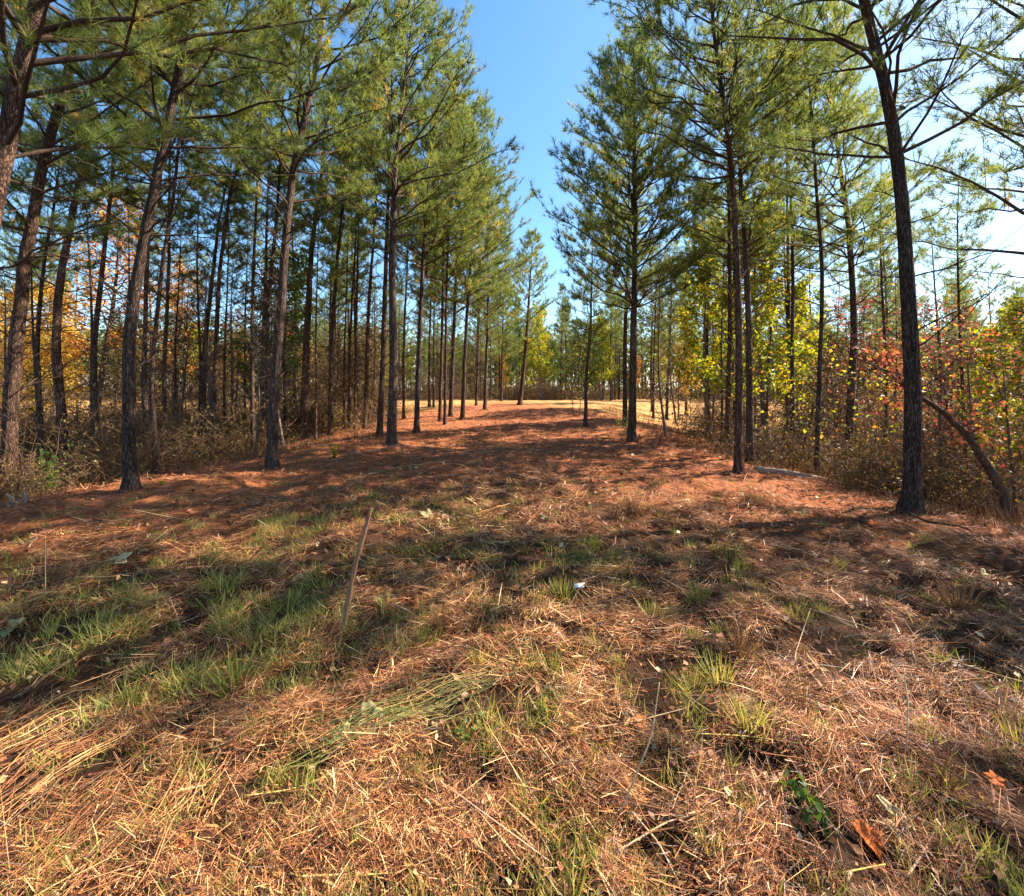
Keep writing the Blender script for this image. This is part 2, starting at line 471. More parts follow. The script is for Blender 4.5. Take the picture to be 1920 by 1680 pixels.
    V, T, t3 = tri_needles(np.array(tp), np.array(td), np.array(ts), np.clip(np.array(tt), 0, 1), M, nw)
    crown = make_mesh("crown", V, [T], t3)
    return trunk, limbs, crown

PN = [0]
def pine_px(pts, w, label, Ht=None, zc=None, Lmax=2.4, group=None, base=None, top_bend=0.0, name="pine_tree", topy=None, **kw):
    """pts: trunk course in photo pixels, first = foot; w = trunk width in pixels 1 m up"""
    if base is None: X, Y, Z = ground_hit(*pts[0])
    else:
        X, Y = base; Z = float(H(X, Y))
    PN[0] += 1
    r = random.Random(PN[0])
    r0 = max(.045, w * .78 * Y / F / 2)
    if topy is not None: Ht = EYE - (topy - HY) / F * Y - Z
    Ht = Ht or 13.5 * r.uniform(.92, 1.08)
    zc = zc or Ht * (r.uniform(.52, .62) if pts[0][0] < 700 else r.uniform(.36, .46))
    zs = [0.0]; xs = [0.0]
    for (px, py) in pts[1:]:
        z = EYE - (py - HY) / F * Y - Z; x = (px - CX) / F * Y - X
        if z > zs[-1] + .3: zs.append(z); xs.append(x)
    if len(zs) == 1: zs.append(6.0); xs.append(-.012 * X)
    k = (xs[-1] - xs[-2]) / (zs[-1] - zs[-2])
    if zs[-1] < Ht: zs.append(Ht + .01); xs.append(xs[-1] + k * .6 * (Ht - zs[-2]) + top_bend)
    zs = np.array(zs); xs = np.array(xs)
    # smooth course
    zf = np.linspace(0, zs[-1], 60); xf = np.interp(zf, zs, xs)
    kk = np.exp(-np.linspace(-1.5, 1.5, 9) ** 2); kk /= kk.sum()
    xp = np.concatenate([np.full(4, xf[0]), xf, xf[-1] + (xf[-1] - xf[-2]) * np.arange(1, 5)])
    xf = np.convolve(xp, kk, 'valid'); xf -= xf[0]
    wy = r.uniform(-.03, .03); ph = r.uniform(0, 6)
    def line(z): return (float(np.interp(z, zf, xf)), wy * z + .05 * math.sin(z * .6 + ph) * min(1, z / 3))
    t = thing(name, label, "pine tree", (X, Y, Z), 0, group)
    near = Y < 8.5
    args = dict(M=26 if near else (14 if X > 4.4 else 18), nw=.0085 if near else .013, sides=18 if near else 12)
    args.update(kw)
    a, b, c = pine_parts(Ht, r0, line, zc, Lmax, seed=PN[0], **args)
    link("trunk", a, M_bark, t); link("limbs", b, M_limb, t); link("crown", c, M_need, t)
    return t

GL = "pines left of the path"
GR = "pines right of the path"
# ---- left side, individually seen trunks
pine_px([(-45, 1005), (-38, 700), (-20, 450), (12, 300), (38, 190), (72, 70), (95, 0)], 50, "nearest pine, trunk cut by the left frame edge, long needled boughs overhead", Ht=12.5, zc=4.3, Lmax=3.7, group=GL, lean_side=.15, M=30, nw=.006, S=(.20, .27), yellow=.08, ns_mul=1.05, twk=1.1)
pine_px([(15, 940), (14, 700), (20, 560), (34, 440), (58, 300), (100, 170)], 34, "thick rough-barked pine at the far left beside a weathered stump root", Ht=12.5, zc=5.0, Lmax=2.6, group=GL)
pine_px([(77, 905), (72, 640), (84, 480), (97, 400)], 13, "thin dark pine just right of the thick leftmost trunk", Ht=10.5, Lmax=1.6, group=GL)
pine_px([(122, 908), (113, 640), (122, 540), (147, 400), (170, 300)], 23, "second sizeable pine from the left, curving right as it rises", Ht=13, Lmax=2.0, group=GL)
pine_px([(182, 892), (170, 640), (185, 480), (200, 370)], 16, "slim pine standing before the orange autumn tree", Ht=12.5, Lmax=1.7, group=GL)
pine_px([(245, 920), (236, 650), (243, 540), (262, 420), (285, 300), (318, 150), (338, 30)], 30, "thick grey pine standing at the edge of the orange straw on the left", Ht=13.5, zc=5.2, Lmax=2.8, group=GL, lean_side=.15)
pine_px([(275, 885), (265, 700), (275, 450), (300, 330)], 13, "thin pine right behind the thick grey pine on the left", Lmax=1.6, group=GL)
pine_px([(292, 887), (288, 700), (310, 480), (332, 370)], 12, "crooked thin pine leaning right behind the thick grey pine", Lmax=1.6, group=GL)
pine_px([(316, 870), (307, 700), (322, 480)], 11, "thin reddish pine with a lit kink at its foot in the left woods", Lmax=1.6, group=GL)
pine_px([(331, 852), (330, 640), (337, 480)], 7, "very thin straight sapling pine in the left woods", Ht=9, Lmax=1.2, group=GL)
pine_px([(381, 842), (382, 640), (392, 520), (402, 400), (428, 290)], 14, "left of the paired slim pines with sunlit upper stems", Lmax=1.8, group=GL)
pine_px([(401, 862), (400, 700), (410, 520), (430, 350), (446, 300)], 13, "right of the paired slim pines with sunlit upper stems", Lmax=1.8, group=GL)
pine_px([(421, 840), (420, 640), (424, 480)], 7, "thin pole pine right of the paired slim pines", Ht=10, Lmax=1.3, group=GL)
pine_px([(491, 832), (490, 640), (497, 500)], 12, "slim pine touching the left flank of the big pine at the orange straw", Lmax=1.7, group=GL)
pine_px([(510, 877), (512, 700), (522, 560), (532, 400), (550, 270), (574, 180), (592, 60)], 26, "big pine standing forward on the orange straw left of the path", Ht=13.8, zc=5.2, Lmax=3.0, group=GL, lean_side=.18)
pine_px([(501, 850), (505, 560), (520, 400)], 13, "pine half hidden behind the big forward pine", Lmax=1.8, group=GL)
pine_px([(570, 823), (572, 640), (580, 480), (598, 340)], 21, "stout pine with a pale lit foot right of the big forward pine", Ht=13.5, Lmax=2.4, group=GL)
pine_px([(592, 825), (592, 640), (595, 480)], 6, "pencil thin pine beside the stout pale-footed pine", Ht=9, Lmax=1.1, group=GL)
pine_px([(620, 816), (622, 640), (634, 450), (642, 390)], 13, "slim pine rising behind the yellow-leaved sprout", Lmax=1.9, group=GL)
pine_px([(645, 803), (645, 640), (650, 480)], 6, "thin dark pole pine between the sprout and the scarred pine", Ht=10, Lmax=1.2, group=GL)
pine_px([(656, 802), (656, 640), (664, 480)], 9, "narrow pine in the middle of the left stand", Lmax=1.5, group=GL)
pine_px([(666, 802), (668, 640), (676, 450)], 8, "narrow sunlit pine in the middle of the left stand", Lmax=1.5, group=GL)
pine_px([(684, 803), (688, 600), (700, 430)], 11, "pine with a bright lit stem left of the scarred pine", Lmax=1.7, group=GL)
pine_px([(712, 818), (718, 640), (723, 500)], 15, "dark pine pressed against the left of the scarred pine", Ht=13.5, Lmax=2.0, group=GL)
pine_px([(735, 832), (738, 700), (735, 500), (742, 330), (751, 240), (770, 80)], 24, "large scarred pine with red creeper on its foot, left of the path", Ht=13.8, zc=5.4, Lmax=3.2, group=GL, lean_side=.2, top_bend=.1)
pine_px([(757, 785), (758, 640), (765, 480)], 7, "thin pine right behind the scarred pine", Lmax=1.5, group=GL)
pine_px([(781, 811), (785, 640), (793, 480), (803, 330), (828, 150), (850, 30)], 14, "dark straight pine with a spreading foot beside the path", Ht=13.2, Lmax=3.1, group=GL, lean_side=.2)
pine_px([(805, 762), (806, 640), (810, 520)], 7, "slender lit pine at the field's near edge", Ht=12, Lmax=1.6, group=GL)
pine_px([(813, 763), (813, 640), (815, 520)], 5, "slender dark pine at the field's near edge", Ht=11, Lmax=1.4, group=GL)
pine_px([(825, 788), (832, 500)], 9, "left pine of the tight trio beside the path", Ht=13, Lmax=2.6, group=GL, lean_side=.2)
pine_px([(834, 797), (838, 560), (842, 450)], 8, "middle pine of the tight trio beside the path", Ht=13, Lmax=2.4, group=GL)
pine_px([(845, 781), (853, 600), (858, 480)], 11, "right pine of the tight trio beside the path", Ht=13, Lmax=2.9, group=GL, lean_side=.2)
pine_px([(867, 787), (875, 600), (885, 460)], 11, "pine nearest the path after the tight trio, crown over the path", Ht=12.8, Lmax=3.0, zc=4.8, group=GL, lean_side=.2)
pine_px([(893, 760), (897, 640), (898, 520)], 6, "thin lit pine near the crest of the path", Ht=11.5, Lmax=2.1, group=GL)
pine_px([(909, 768), (915, 600), (915, 520)], 9, "pale sunlit pine near the crest of the path", Ht=11.8, Lmax=2.9, zc=4.0, group=GL)
pine_px([(940, 752), (942, 640), (944, 560)], 6, "small pale-stemmed pine left of the leaning pine at the crest", Ht=9.5, Lmax=2.2, zc=3.3, group=GL)
pine_px([(975, 759), (983, 690), (990, 600), (993, 540), (1000, 440)], 11, "leaning pine alone at the crest of the path", topy=440, Lmax=2.3, zc=3.0, group="pines by the path's crest")
# ---- right side
pine_px([(1098, 799), (1099, 700), (1107, 620), (1109, 540), (1113, 430)], 10, "crooked pine with a knot where its stem shifts, right of the path", topy=425, Lmax=1.7, zc=3.0, ns_mul=.7, group=GR)
pine_px([(1185, 828), (1186, 600), (1190, 400), (1187, 200), (1185, 90)], 21, "full crowned pine with pointed pale top, right of the path against blue sky", topy=85, zc=3.7, Lmax=3.9, spacing=.36, ns_mul=1.3, group=GR, lean_side=-.08)
pine_px([(1172, 797), (1173, 640), (1178, 500)], 13, "dark pine hidden behind the full crowned pine", Ht=11, Lmax=1.9, group=GR)
pine_px([(1225, 785), (1226, 640), (1228, 560)], 6, "thin pine between the full crowned pine and the field", Ht=8.5, Lmax=1.6, group=GR)
pine_px([(1250, 787), (1254, 640), (1256, 580)], 8, "slim crooked pine at the field's right edge", Ht=9.5, Lmax=1.7, group=GR)
pine_px([(1287, 778), (1284, 640), (1284, 560)], 7, "short pine between brush at the field's right edge", Ht=9, Lmax=1.7, group=GR)
pine_px([(1325, 803), (1324, 600), (1320, 400)], 11, "straight reddish pine in front of the yellow leaved tree", Ht=12.5, Lmax=1.9, group=GR)
pine_px([(1362, 852), (1370, 640), (1366, 420)], 13, "slim pine left of the twin trunks", Ht=12.8, Lmax=1.9, group=GR)
pine_px([(1385, 887), (1388, 640), (1380, 330), (1357, 100), (1345, 0)], 20, "front pine of the twin trunks on the right, peeled bark at its foot", Ht=13.5, zc=5.2, Lmax=3.5, spacing=.42, ns_mul=1.0, group=GR, lean_side=-.2)
pine_px([(1407, 868), (1402, 640), (1396, 480), (1390, 380)], 18, "rear pine of the twin trunks on the right", Ht=12.8, Lmax=2.4, group=GR)
pine_px([(1470, 867), (1478, 640), (1475, 500), (1468, 340)], 11, "thin straight pine amid yellow-green leaves", Ht=13, Lmax=2.4, group=GR)
pine_px([(1531, 893), (1541, 640), (1541, 500), (1528, 380)], 12, "slim pine with a pale foot behind the grey fallen log", Ht=12.5, Lmax=1.9, group=GR)
pine_px([(1590, 897), (1599, 700), (1600, 600), (1588, 400), (1574, 300)], 20, "dark pine behind the fallen branch, right of the slim pale-footed pine", Ht=13, zc=5.2, Lmax=2.7, group=GR)
pine_px([(1652, 850), (1662, 600), (1655, 450)], 9, "thin pine between the dark pine and the right foreground pine", Ht=11.5, Lmax=1.6, group=GR)
pine_px([(1708, 957), (1718, 850), (1724, 700), (1722, 550), (1712, 400), (1691, 200), (1640, 0)], 38, "tall foreground pine on the right with long bare rising boughs", Ht=13.2, zc=4.3, Lmax=3.3, group=GR, M=22, nw=.006, S=(.13, .18), ns_mul=1.0, dead=1.3, lean_side=.1, spacing=.55)
pine_px([(1765, 880), (1764, 650), (1760, 500)], 8, "thin pine right of the foreground pine among red leaves", Ht=9.5, Lmax=1.4, group=GR, M=10, ns_mul=.6)
pine_px([(1862, 880), (1862, 600), (1858, 450)], 7, "spindly open crowned pine near the right edge", Ht=7.5, zc=3.4, Lmax=1.5, group=GR, M=12, ns_mul=.6)

for k, (x, y, h_, z_, l_) in enumerate([(8.3, 7.0, 12.0, 4.2, 2.9), (13.2, 7.2, 13, 5, 2.4), (12.5, 4.6, 13, 4.6, 2.4)]):
    pine_px([(1950, 950)], .26 * F / y, "pine of the right woods just outside the frame, row %s" % ["nearest the foreground pine", "behind it", "farther right"][k], Ht=h_, zc=z_, Lmax=l_, base=(x, y), group="pines just outside the right frame edge", M=15)

# ---- shared background pines
def variant(i, Ht, Lmax, zc, M=9, nw=.02, r0=.12):
    ph = i * 1.7
    t = thing("pine_tree", "tall straight pine", "pine tree", (0, -500, 0))
    a, b, c = pine_parts(Ht, r0, lambda z: (.06 * math.sin(z * .5 + ph) - .02 * z * math.cos(ph), .05 * math.sin(z * .7 + ph)), zc, Lmax, 8, M, nw, .9, (.2, .28), seed=500 + i, dead=.9, spacing=.5)
    link("trunk", a, M_bark, t); link("limbs", b, M_limb, t); link("crown", c, M_need, t)
    return t
VAR = [variant(0, 13, 1.8, 5.6), variant(1, 12.5, 1.6, 5.0), variant(2, 13.5, 2.0, 6.2), variant(3, 12, 1.7, 4.6), variant(4, 11, 2.2, 3.5), variant(5, 13, 1.5, 7.0), variant(6, 12.5, 1.4, 7.6), variant(7, 12.5, 1.1, 8.8, 8, .02, .075), variant(8, 11.5, 1.0, 8.0, 8, .02, .065)]
used = set()
def place(tree_i, x, y, sc, label, group):
    root = VAR[tree_i]
    z = float(H(x, y))
    rz = random.uniform(0, 6.28)
    if tree_i not in used:
        used.add(tree_i)
        root.location = (x, y, z); root.rotation_euler = (0, 0, rz); root.scale = (sc, sc, sc)
        root["label"] = label; root["group"] = group
        return root
    return dup(root, (x, y, z), rz, sc, label, group)

taken = [(o.location.x, o.location.y) for o in col.objects if o.get("category") == "pine tree"]
def scatter(n, xf, yf, dmin, fn):
    k = 0; tries = 0
    while k < n and tries < n * 60:
        tries += 1
        y = yf(); x = xf(y)
        if -1.4 < x / y < -.52 and random.random() < .93 and fn is not thin_pole: continue
        if all((x - a) ** 2 + (y - b) ** 2 > dmin * dmin for a, b in taken):
            taken.append((x, y)); fn(x, y); k += 1
def thin_pole(x, y):
    place(random.choice([7, 8]), x, y, random.uniform(.7, .95), "thin pole-like pine with a high small crown inside the %s woods" % ("left" if x < 0 else "right"), "pole-like pines in the %s woods" % ("left" if x < 0 else "right"))
# left woods behind
scatter(16, lambda y: -random.uniform(edge_l(y) + 2.0, edge_l(y) + 9 + y * .9), lambda: random.uniform(9, 30), 1.7,
        lambda x, y: place(random.choice([0, 2, 5, 5, 6]), x, y, random.uniform(.78, 1.08), "slender pine deep in the left woods behind the front rows", "pines deep in the left woods"))
scatter(11, lambda y: random.uniform(edge_r(y) + 3.5, edge_r(y) + 6 + y * .85), lambda: random.uniform(10, 32), 2.0,
        lambda x, y: place(random.choice([1, 3, 5, 6]), x, y, random.uniform(.65, .9), "slender pine deep in the right woods behind the front row", "pines deep in the right woods"))
scatter(20, lambda y: -random.uniform(edge_l(y) + 1.8, y * 1.12), lambda: random.uniform(9.5, 26), 1.1, thin_pole)
scatter(15, lambda y: random.uniform(edge_r(y) + 2.0, y * 1.0), lambda: random.uniform(10, 26), 1.2, thin_pole)
# treeline beyond the field
scatter(110, lambda y: random.uniform(-1.25, 1.25) * y, lambda: random.uniform(43, 66), 1.8,
        lambda x, y: place(random.choice([1, 2, 3, 4, 5, 0]), x, y, random.uniform(.78, 1.05), "pine in the treeline across the golden field", "pines in the treeline across the field"))

# ------------------------------------------------------------------ hardwoods
def hardwood_parts(Ht, r0, spread, nleaf, leaf, seed, cb=.25, tint=(.5, .22), nb=26, bare=False):
    global rng
    rng = np.random.default_rng(seed)
    K = 12; z = np.linspace(-.1, Ht * .92, K)
    lean = rng.normal(0, .05, 2)
    cen = np.stack([lean[0] * z + .12 * np.sin(z * .7 + seed), lean[1] * z + .1 * np.cos(z * .6 + seed) - .1 * math.cos(seed), z], 1)
    rad = r0 * ((1 - np.clip(z / Ht, 0, 1)) ** .8 + .05) + r0 * .3 * np.exp(-np.maximum(z, 0) / .2)
    V, Q = tubes(cen[None], rad[None], 9, .03)
    bt = Bag(); bt.add(V, Q)
    K2 = 6; s = np.linspace(0, 1, K2)[:, None]
    W = []; WR = []; T = []; TR = []; tips = []
    for i in range(nb):
        h = Ht * (cb + (1 - cb) * (i + rng.random()) / nb * .95)
        p0 = np.array([np.interp(h, z, cen[:, 0]), np.interp(h, z, cen[:, 1]), h])
        az = i * 2.4 + rng.normal(0, .3); q = (h / Ht - cb) / (1 - cb)
        L = spread * (1 - q) ** .6 * (.6 + .6 * q) * rng.uniform(.7, 1.2) + .25
        el = R(rng.uniform(20, 50) + 20 * q)
        d = np.array([math.cos(az) * math.cos(el), math.sin(az) * math.cos(el), math.sin(el)])
        P = p0 + d * L * s + rng.normal(0, .035 * L, (K2, 3)) * s + np.array([0, 0, -.10 * L]) * s ** 2
        W.append(P); WR.append(r0 * .32 * (1 - q * .6) * (1 - s[:, 0] * .85))
        for j in range(int(4 + L * 3)):
            u = rng.uniform(.25, 1) * (K2 - 1); i0 = min(int(u), K2 - 2); p = P[i0] + (P[i0 + 1] - P[i0]) * (u - i0)
            dd = norm(d + rng.normal(0, .6, 3)); l = rng.uniform(.2, .7) * (.5 + .3 * L)
            s4 = np.linspace(0, 1, 4)[:, None]
            TT = p + dd * l * s4 + rng.normal(0, .03, (4, 3)) * s4
            T.append(TT); TR.append(np.array([.007, .0055, .004, .002]))
            tips.append(TT[3]); tips.append(TT[2]); tips.append((TT[1] + TT[2]) / 2)
    V, Q = tubes(np.array(W), np.array(WR), 5); bt.add(V, Q)
    V, Q = tubes(np.array(T), np.array(TR), 3); bt.add(V, Q)
    tr = bt.mesh("trunk", True)
    tips = np.array(tips)
    idx = rng.integers(0, len(tips), nleaf)
    keep = rng.random(len(tips)) < .8
    idx = idx[keep[idx]]
    C = tips[idx] + rng.normal(0, .14, (len(idx), 3))
    cl = rng.normal(0, .12, len(tips))
    tn = np.clip(tint[0] + cl[idx] + rng.normal(0, tint[1], len(idx)), 0, 1)
    V, Tr, t4 = leaves(C, rng.uniform(leaf * .6, leaf * 1.15, len(idx)), tn)
    return tr, make_mesh("crown", V, [Tr], t4)

HW = {}
def hardwood(key, x, y, rz, sc, label, cat="autumn tree", group=None, name="autumn_tree"):
    specs = {  # Ht r0 spread nleaf leaf seed cb tint mat bark nb
        "orange": (9.5, .11, 2.6, 4600, .12, 21, .3, (.5, .2), M_leaf_o, 34),
        "yellow": (8.0, .08, 2.2, 5000, .12, 22, .25, (.85, .15), M_leaf_o, 30),
        "yelgreen": (9.0, .09, 2.1, 7000, .15, 23, .18, (.45, .22), M_leaf_y, 34),
        "red": (6.0, .05, 1.9, 1500, .10, 24, .2, (.45, .25), M_leaf_r, 24),
        "redlow": (3.6, .035, 1.7, 430, .075, 25, .12, (.5, .3), M_leaf_r, 22),
        "green": (7.5, .08, 2.4, 6000, .13, 26, .2, (.5, .25), M_leaf_g, 30),
        "brown": (6.5, .07, 2.2, 2600, .10, 27, .15, (.5, .25), M_leaf_b, 30),
        "thicket": (4.6, .05, 2.1, 2600, .12, 37, .05, (.4, .28), M_leaf_b, 40),
        "bare": (8.0, .06, 2.0, 500, .08, 28, .15, (.5, .25), M_leaf_b, 34),
        "sapling": (3.4, .018, .7, 160, .09, 29, .15, (.6, .25), M_leaf_y, 12),
    }
    z = float(H(x, y))
    if key not in HW:
        Ht, r0, sp, nl, lf, sd, cb, tn, mt, nb = specs[key]
        t = thing(name, label, cat, (x, y, z), rz, group); t.scale = (sc, sc, sc)
        a, b = hardwood_parts(Ht, r0, sp, nl, lf, sd, cb, tn, nb)
        link("trunk", a, M_hard, t); link("crown", b, mt, t)
        HW[key] = t; return t
    t = dup(HW[key], (x, y, z), rz, sc, label, group)
    t["category"] = cat; t.name = name
    return t

def at_px(px, d):  # ground point seen in a column of the photo, d metres ahead
    return (px - CX) / F * d, d
def hw(key, px, d, sc, label, **k):
    x, y = at_px(px, d); return hardwood(key, x, y, random.uniform(0, 6.28), sc, label, **k)
hw("orange", 178, 19, 1.12, "tall bright orange maple in the left woods against the blue sky")
hw("orange", 335, 20, .82, "rust orange tree behind the thin pines left of centre", group=None)
hw("yellow", 45, 17, .78, "golden yellow tree at the far left edge")
hw("yellow", 112, 18, .8, "yellow leaved tree low behind the second sizeable pine")
hw("yellow", 75, 23, .95, "golden tree with thin branches between the two leftmost pines")
hw("yellow", 20, 30, .95, "second golden tree farther back at the left edge")
hw("green", 475, 19, 1.05, "dark green hardwood behind the big forward pine")
hw("brown", 245, 18, .85, "brown leaved tree behind the thick grey pine")
hw("brown", 340, 17, .8, "dull brown hardwood left of the paired slim pines")
hw("orange", 440, 23, .62, "small orange tree between the paired slim pines and the big forward pine")
hw("orange", 560, 24, .6, "amber tree glimpsed behind the stout pale-footed pine")
hw("brown", 620, 30, .8, "russet tree behind the left stand of pines")
hw("red", 300, 18, .55, "small crimson tree low in the left woods")
hw("yelgreen", 1330, 19, .98, "yellow-green tree with orange touches behind the straight reddish pine")
hw("yelgreen", 1425, 14.5, .90, "brightest yellow-green tree behind the twin trunks")
hw("yelgreen", 1500, 20, .8, "yellow-green tree farther back beside the thin straight pine")
hw("yelgreen", 1945, 9.0, .50, "green and yellow tree at the right edge")
hw("red", 1640, 16, 1.0, "red leaved maple behind the dark pine")
hw("red", 1790, 11, .78, "sparse red maple right of the foreground pine")
hw("redlow", 1760, 8.4, .85, "low shrubby maple with purple-red leaves right of the foreground pine")
hw("redlow", 1840, 7.8, .9, "low maple with orange and red leaves beside the bent dark trunk")
hw("redlow", 1905, 7.4, .8, "orange leaved maple at the right edge above the bent trunk")
hw("yelgreen", 1870, 10.5, .45, "small yellow-green tree below the sun glare on the right")
hw("redlow", 1560, 13, .9, "small red leaved maple left of the dark pine")
hw("orange", 1680, 19, .5, "small orange tree right of the dark pine")
hw("brown", 1600, 14, .6, "brown twiggy tree behind the fallen branch")
hw("brown", 1270, 26, .7, "brown leaved tree at the right edge of the field")
hw("yellow", 1285, 30, .6, "small golden tree by the field's right edge")
hw("green", 1100, 24, .50, "broad leaved dark green tree behind the crooked pine")
hw("yelgreen", 985, 46, .7, "bright yellow-green tree left in the treeline across the field")
hw("yelgreen", 1012, 42, .95, "sunlit yellow-green tree right of the leaning pine across the field")
hw("yelgreen", 1125, 43, .85, "sunlit yellow-green tree between the crooked pine and the full crowned pine, across the field")
hw("green", 965, 43, .95, "tall green tree closing the end of the path left of the leaning pine")
hw("green", 1070, 43, 1.0, "tall green tree closing the end of the path behind the crooked pine")
hw("green", 1040, 47, .8, "green hardwood in the middle of the treeline across the field")
hw("yellow", 945, 49, .55, "small yellow tree in the treeline left of the leaning pine")
hw("orange", 1190, 50, .5, "small orange tree in the treeline right of the full crowned pine")
for k in range(26):
    px = random.choice([random.uniform(330, 760), random.uniform(20, 760), random.uniform(1240, 1900)])
    hw("bare", px, random.uniform(11, 26) , random.uniform(.5, .95), "almost leafless grey hardwood among the pines", cat="bare tree", group="almost leafless hardwoods in the woods", name="bare_tree")
for k in range(34):
    px = random.choice([random.uniform(360, 700), random.uniform(-60, 700), random.uniform(1340, 1980), random.uniform(1340, 1980)]); d = random.uniform(22, 36) if px < 700 else random.uniform(15, 34)
    hw("thicket", px, d, random.uniform(.7, 1.15), "twiggy brown understorey tree deep among the pines", cat="tree", group="twiggy understorey trees in the woods", name="understorey_tree")
for k in range(78):
    px = random.uniform(-100, 2020); d = random.uniform(44, 70)
    hw(random.choice(["green", "green", "brown", "yelgreen", "green"]), px, d, random.uniform(.7, 1.05), "hardwood mixed among the pines of the far treeline", cat="tree", group="hardwoods in the far treeline", name="hardwood_tree")
for (px, d) in [(1078, 21), (1084, 20.5), (1420, 11), (1500, 12.5), (1640, 11), (1300, 17), (1745, 9), (1560, 10.5)]:
    hw("sapling", px, d, random.uniform(.7, 1.15), "spindly sapling with a few pale leaves right of the path", cat="sapling", group="spindly saplings right of the path", name="sapling")

hardwood("green", 6.25, 4.35, 1.0, .47, "low dense leafy tree just outside the right frame edge, casting the deep shade", cat="tree", name="hardwood_tree")
hardwood("green", 7.4, 4.3, 2.2, .50, "second leafy tree outside the right frame edge, added to deepen the shade", cat="tree", name="hardwood_tree")  # out of view, added to make the shade at the right edge denser
# ------------------------------------------------------------------ brush
def brush_parts(seed, n=46, rad=1.0, hmin=.5, hmax=1.9, nleaf=900, leaf=.055):
    global rng
    rng = np.random.default_rng(seed)
    K = 7; s = np.linspace(0, 1, K)[None, :, None]
    st = rng.normal(0, rad * .5, (n, 3)); st[:, 2] = -.15
    d = rng.normal(0, .32, (n, 3)); d[:, 2] = 1; d = norm(d)
    L = rng.uniform(hmin, hmax, n)[:, None, None]
    P = st[:, None] + d[:, None] * L * s + rng.normal(0, .35, (n, 1, 3)) * np.array([1, 1, -.4]) * L * s ** 2 + rng.normal(0, .02, (n, K, 3))
    V, Q = tubes(P, (.007 + .003 * rng.random((n, 1))) * (1 - s[0, :, 0] * .8)[None], 4)
    b = Bag(); b.add(V, Q)
    m = n * 9
    bi = rng.integers(0, n, m); ki = rng.integers(1, K - 1, m)
    p = P[bi, ki]; dd = rng.normal(0, 1, (m, 3)); dd[:, 2] = np.abs(dd[:, 2]) * .6 + .2; dd = norm(dd)
    l = rng.uniform(.12, .55, m)[:, None, None]; s4 = np.linspace(0, 1, 4)[None, :, None]
    T = p[:, None] + dd[:, None] * l * s4 + rng.normal(0, .012, (m, 4, 3)) * s4
    V, Q = tubes(T, np.broadcast_to(np.array([.0045, .0035, .0028, .0018]), (m, 4)), 3); b.add(V, Q)
    tw = b.mesh("stems", True)
    tips = T[:, 1:].reshape(-1, 3)
    C = tips[rng.integers(0, len(tips), nleaf)] + rng.normal(0, .04, (nleaf, 3))
    V, Tr, t4 = leaves(C, rng.uniform(leaf * .6, leaf * 1.2, nleaf), np.clip(rng.normal(.45, .28, nleaf), 0, 1))
    return tw, make_mesh("leaves", V, [Tr], t4)

BR = []
for i, (nl, hm) in enumerate([(900, 1.9), (500, 2.4), (1300, 1.5), (700, 2.1)]):
    t = thing("brush", "tangle of dry brown brush", "brush", (0, -500, 0))
    a, b = brush_parts(60 + i, hmax=hm, nleaf=nl)
    link("stems", a, M_twig, t); link("leaves", b, M_leaf_b, t)
    BR.append(t)
bused = set()
def put_brush(x, y, sc, label, group):
    i = random.randrange(4); z = float(H(x, y)); rz = random.uniform(0, 6.28)
    sc3 = (sc, sc, sc * random.uniform(.75, 1.15))
    if i not in bused:
        bused.add(i); o = BR[i]; o.location = (x, y, z); o.rotation_euler = (0, 0, rz); o.scale = sc3; o["label"] = label; o["group"] = group
    else: dup(BR[i], (x, y, z), rz, sc3, label, group)
for k in range(105):
    y = random.uniform(6.8, 27); x = -random.uniform(edge_l(y) + 1.5, edge_l(y) + 5 + y * .75)
    if x < -1.25 * y: continue
    put_brush(x, y, random.uniform(.6, .95) + .022 * y, "dry brown brush tangled between the pines of the left woods", "brush under the left pines")
for k in range(80):
    y = random.uniform(6.0, 27); x = random.uniform(edge_r(y) + 1.3, edge_r(y) + 4 + y * .75)
    if x > 1.25 * y: continue
    if y > 15 and x / y < .42: continue
    put_brush(x, y, random.uniform(.6, 1.0) + .025 * y, "dry brown brush tangled between the pines of the right woods", "brush under the right pines")
for k in range(90):
    y = random.uniform(43, 60); x = random.uniform(-1.2, 1.2) * y
    put_brush(x, y, random.uniform(1.2, 2.2), "brush at the foot of the far treeline", "brush along the far treeline")

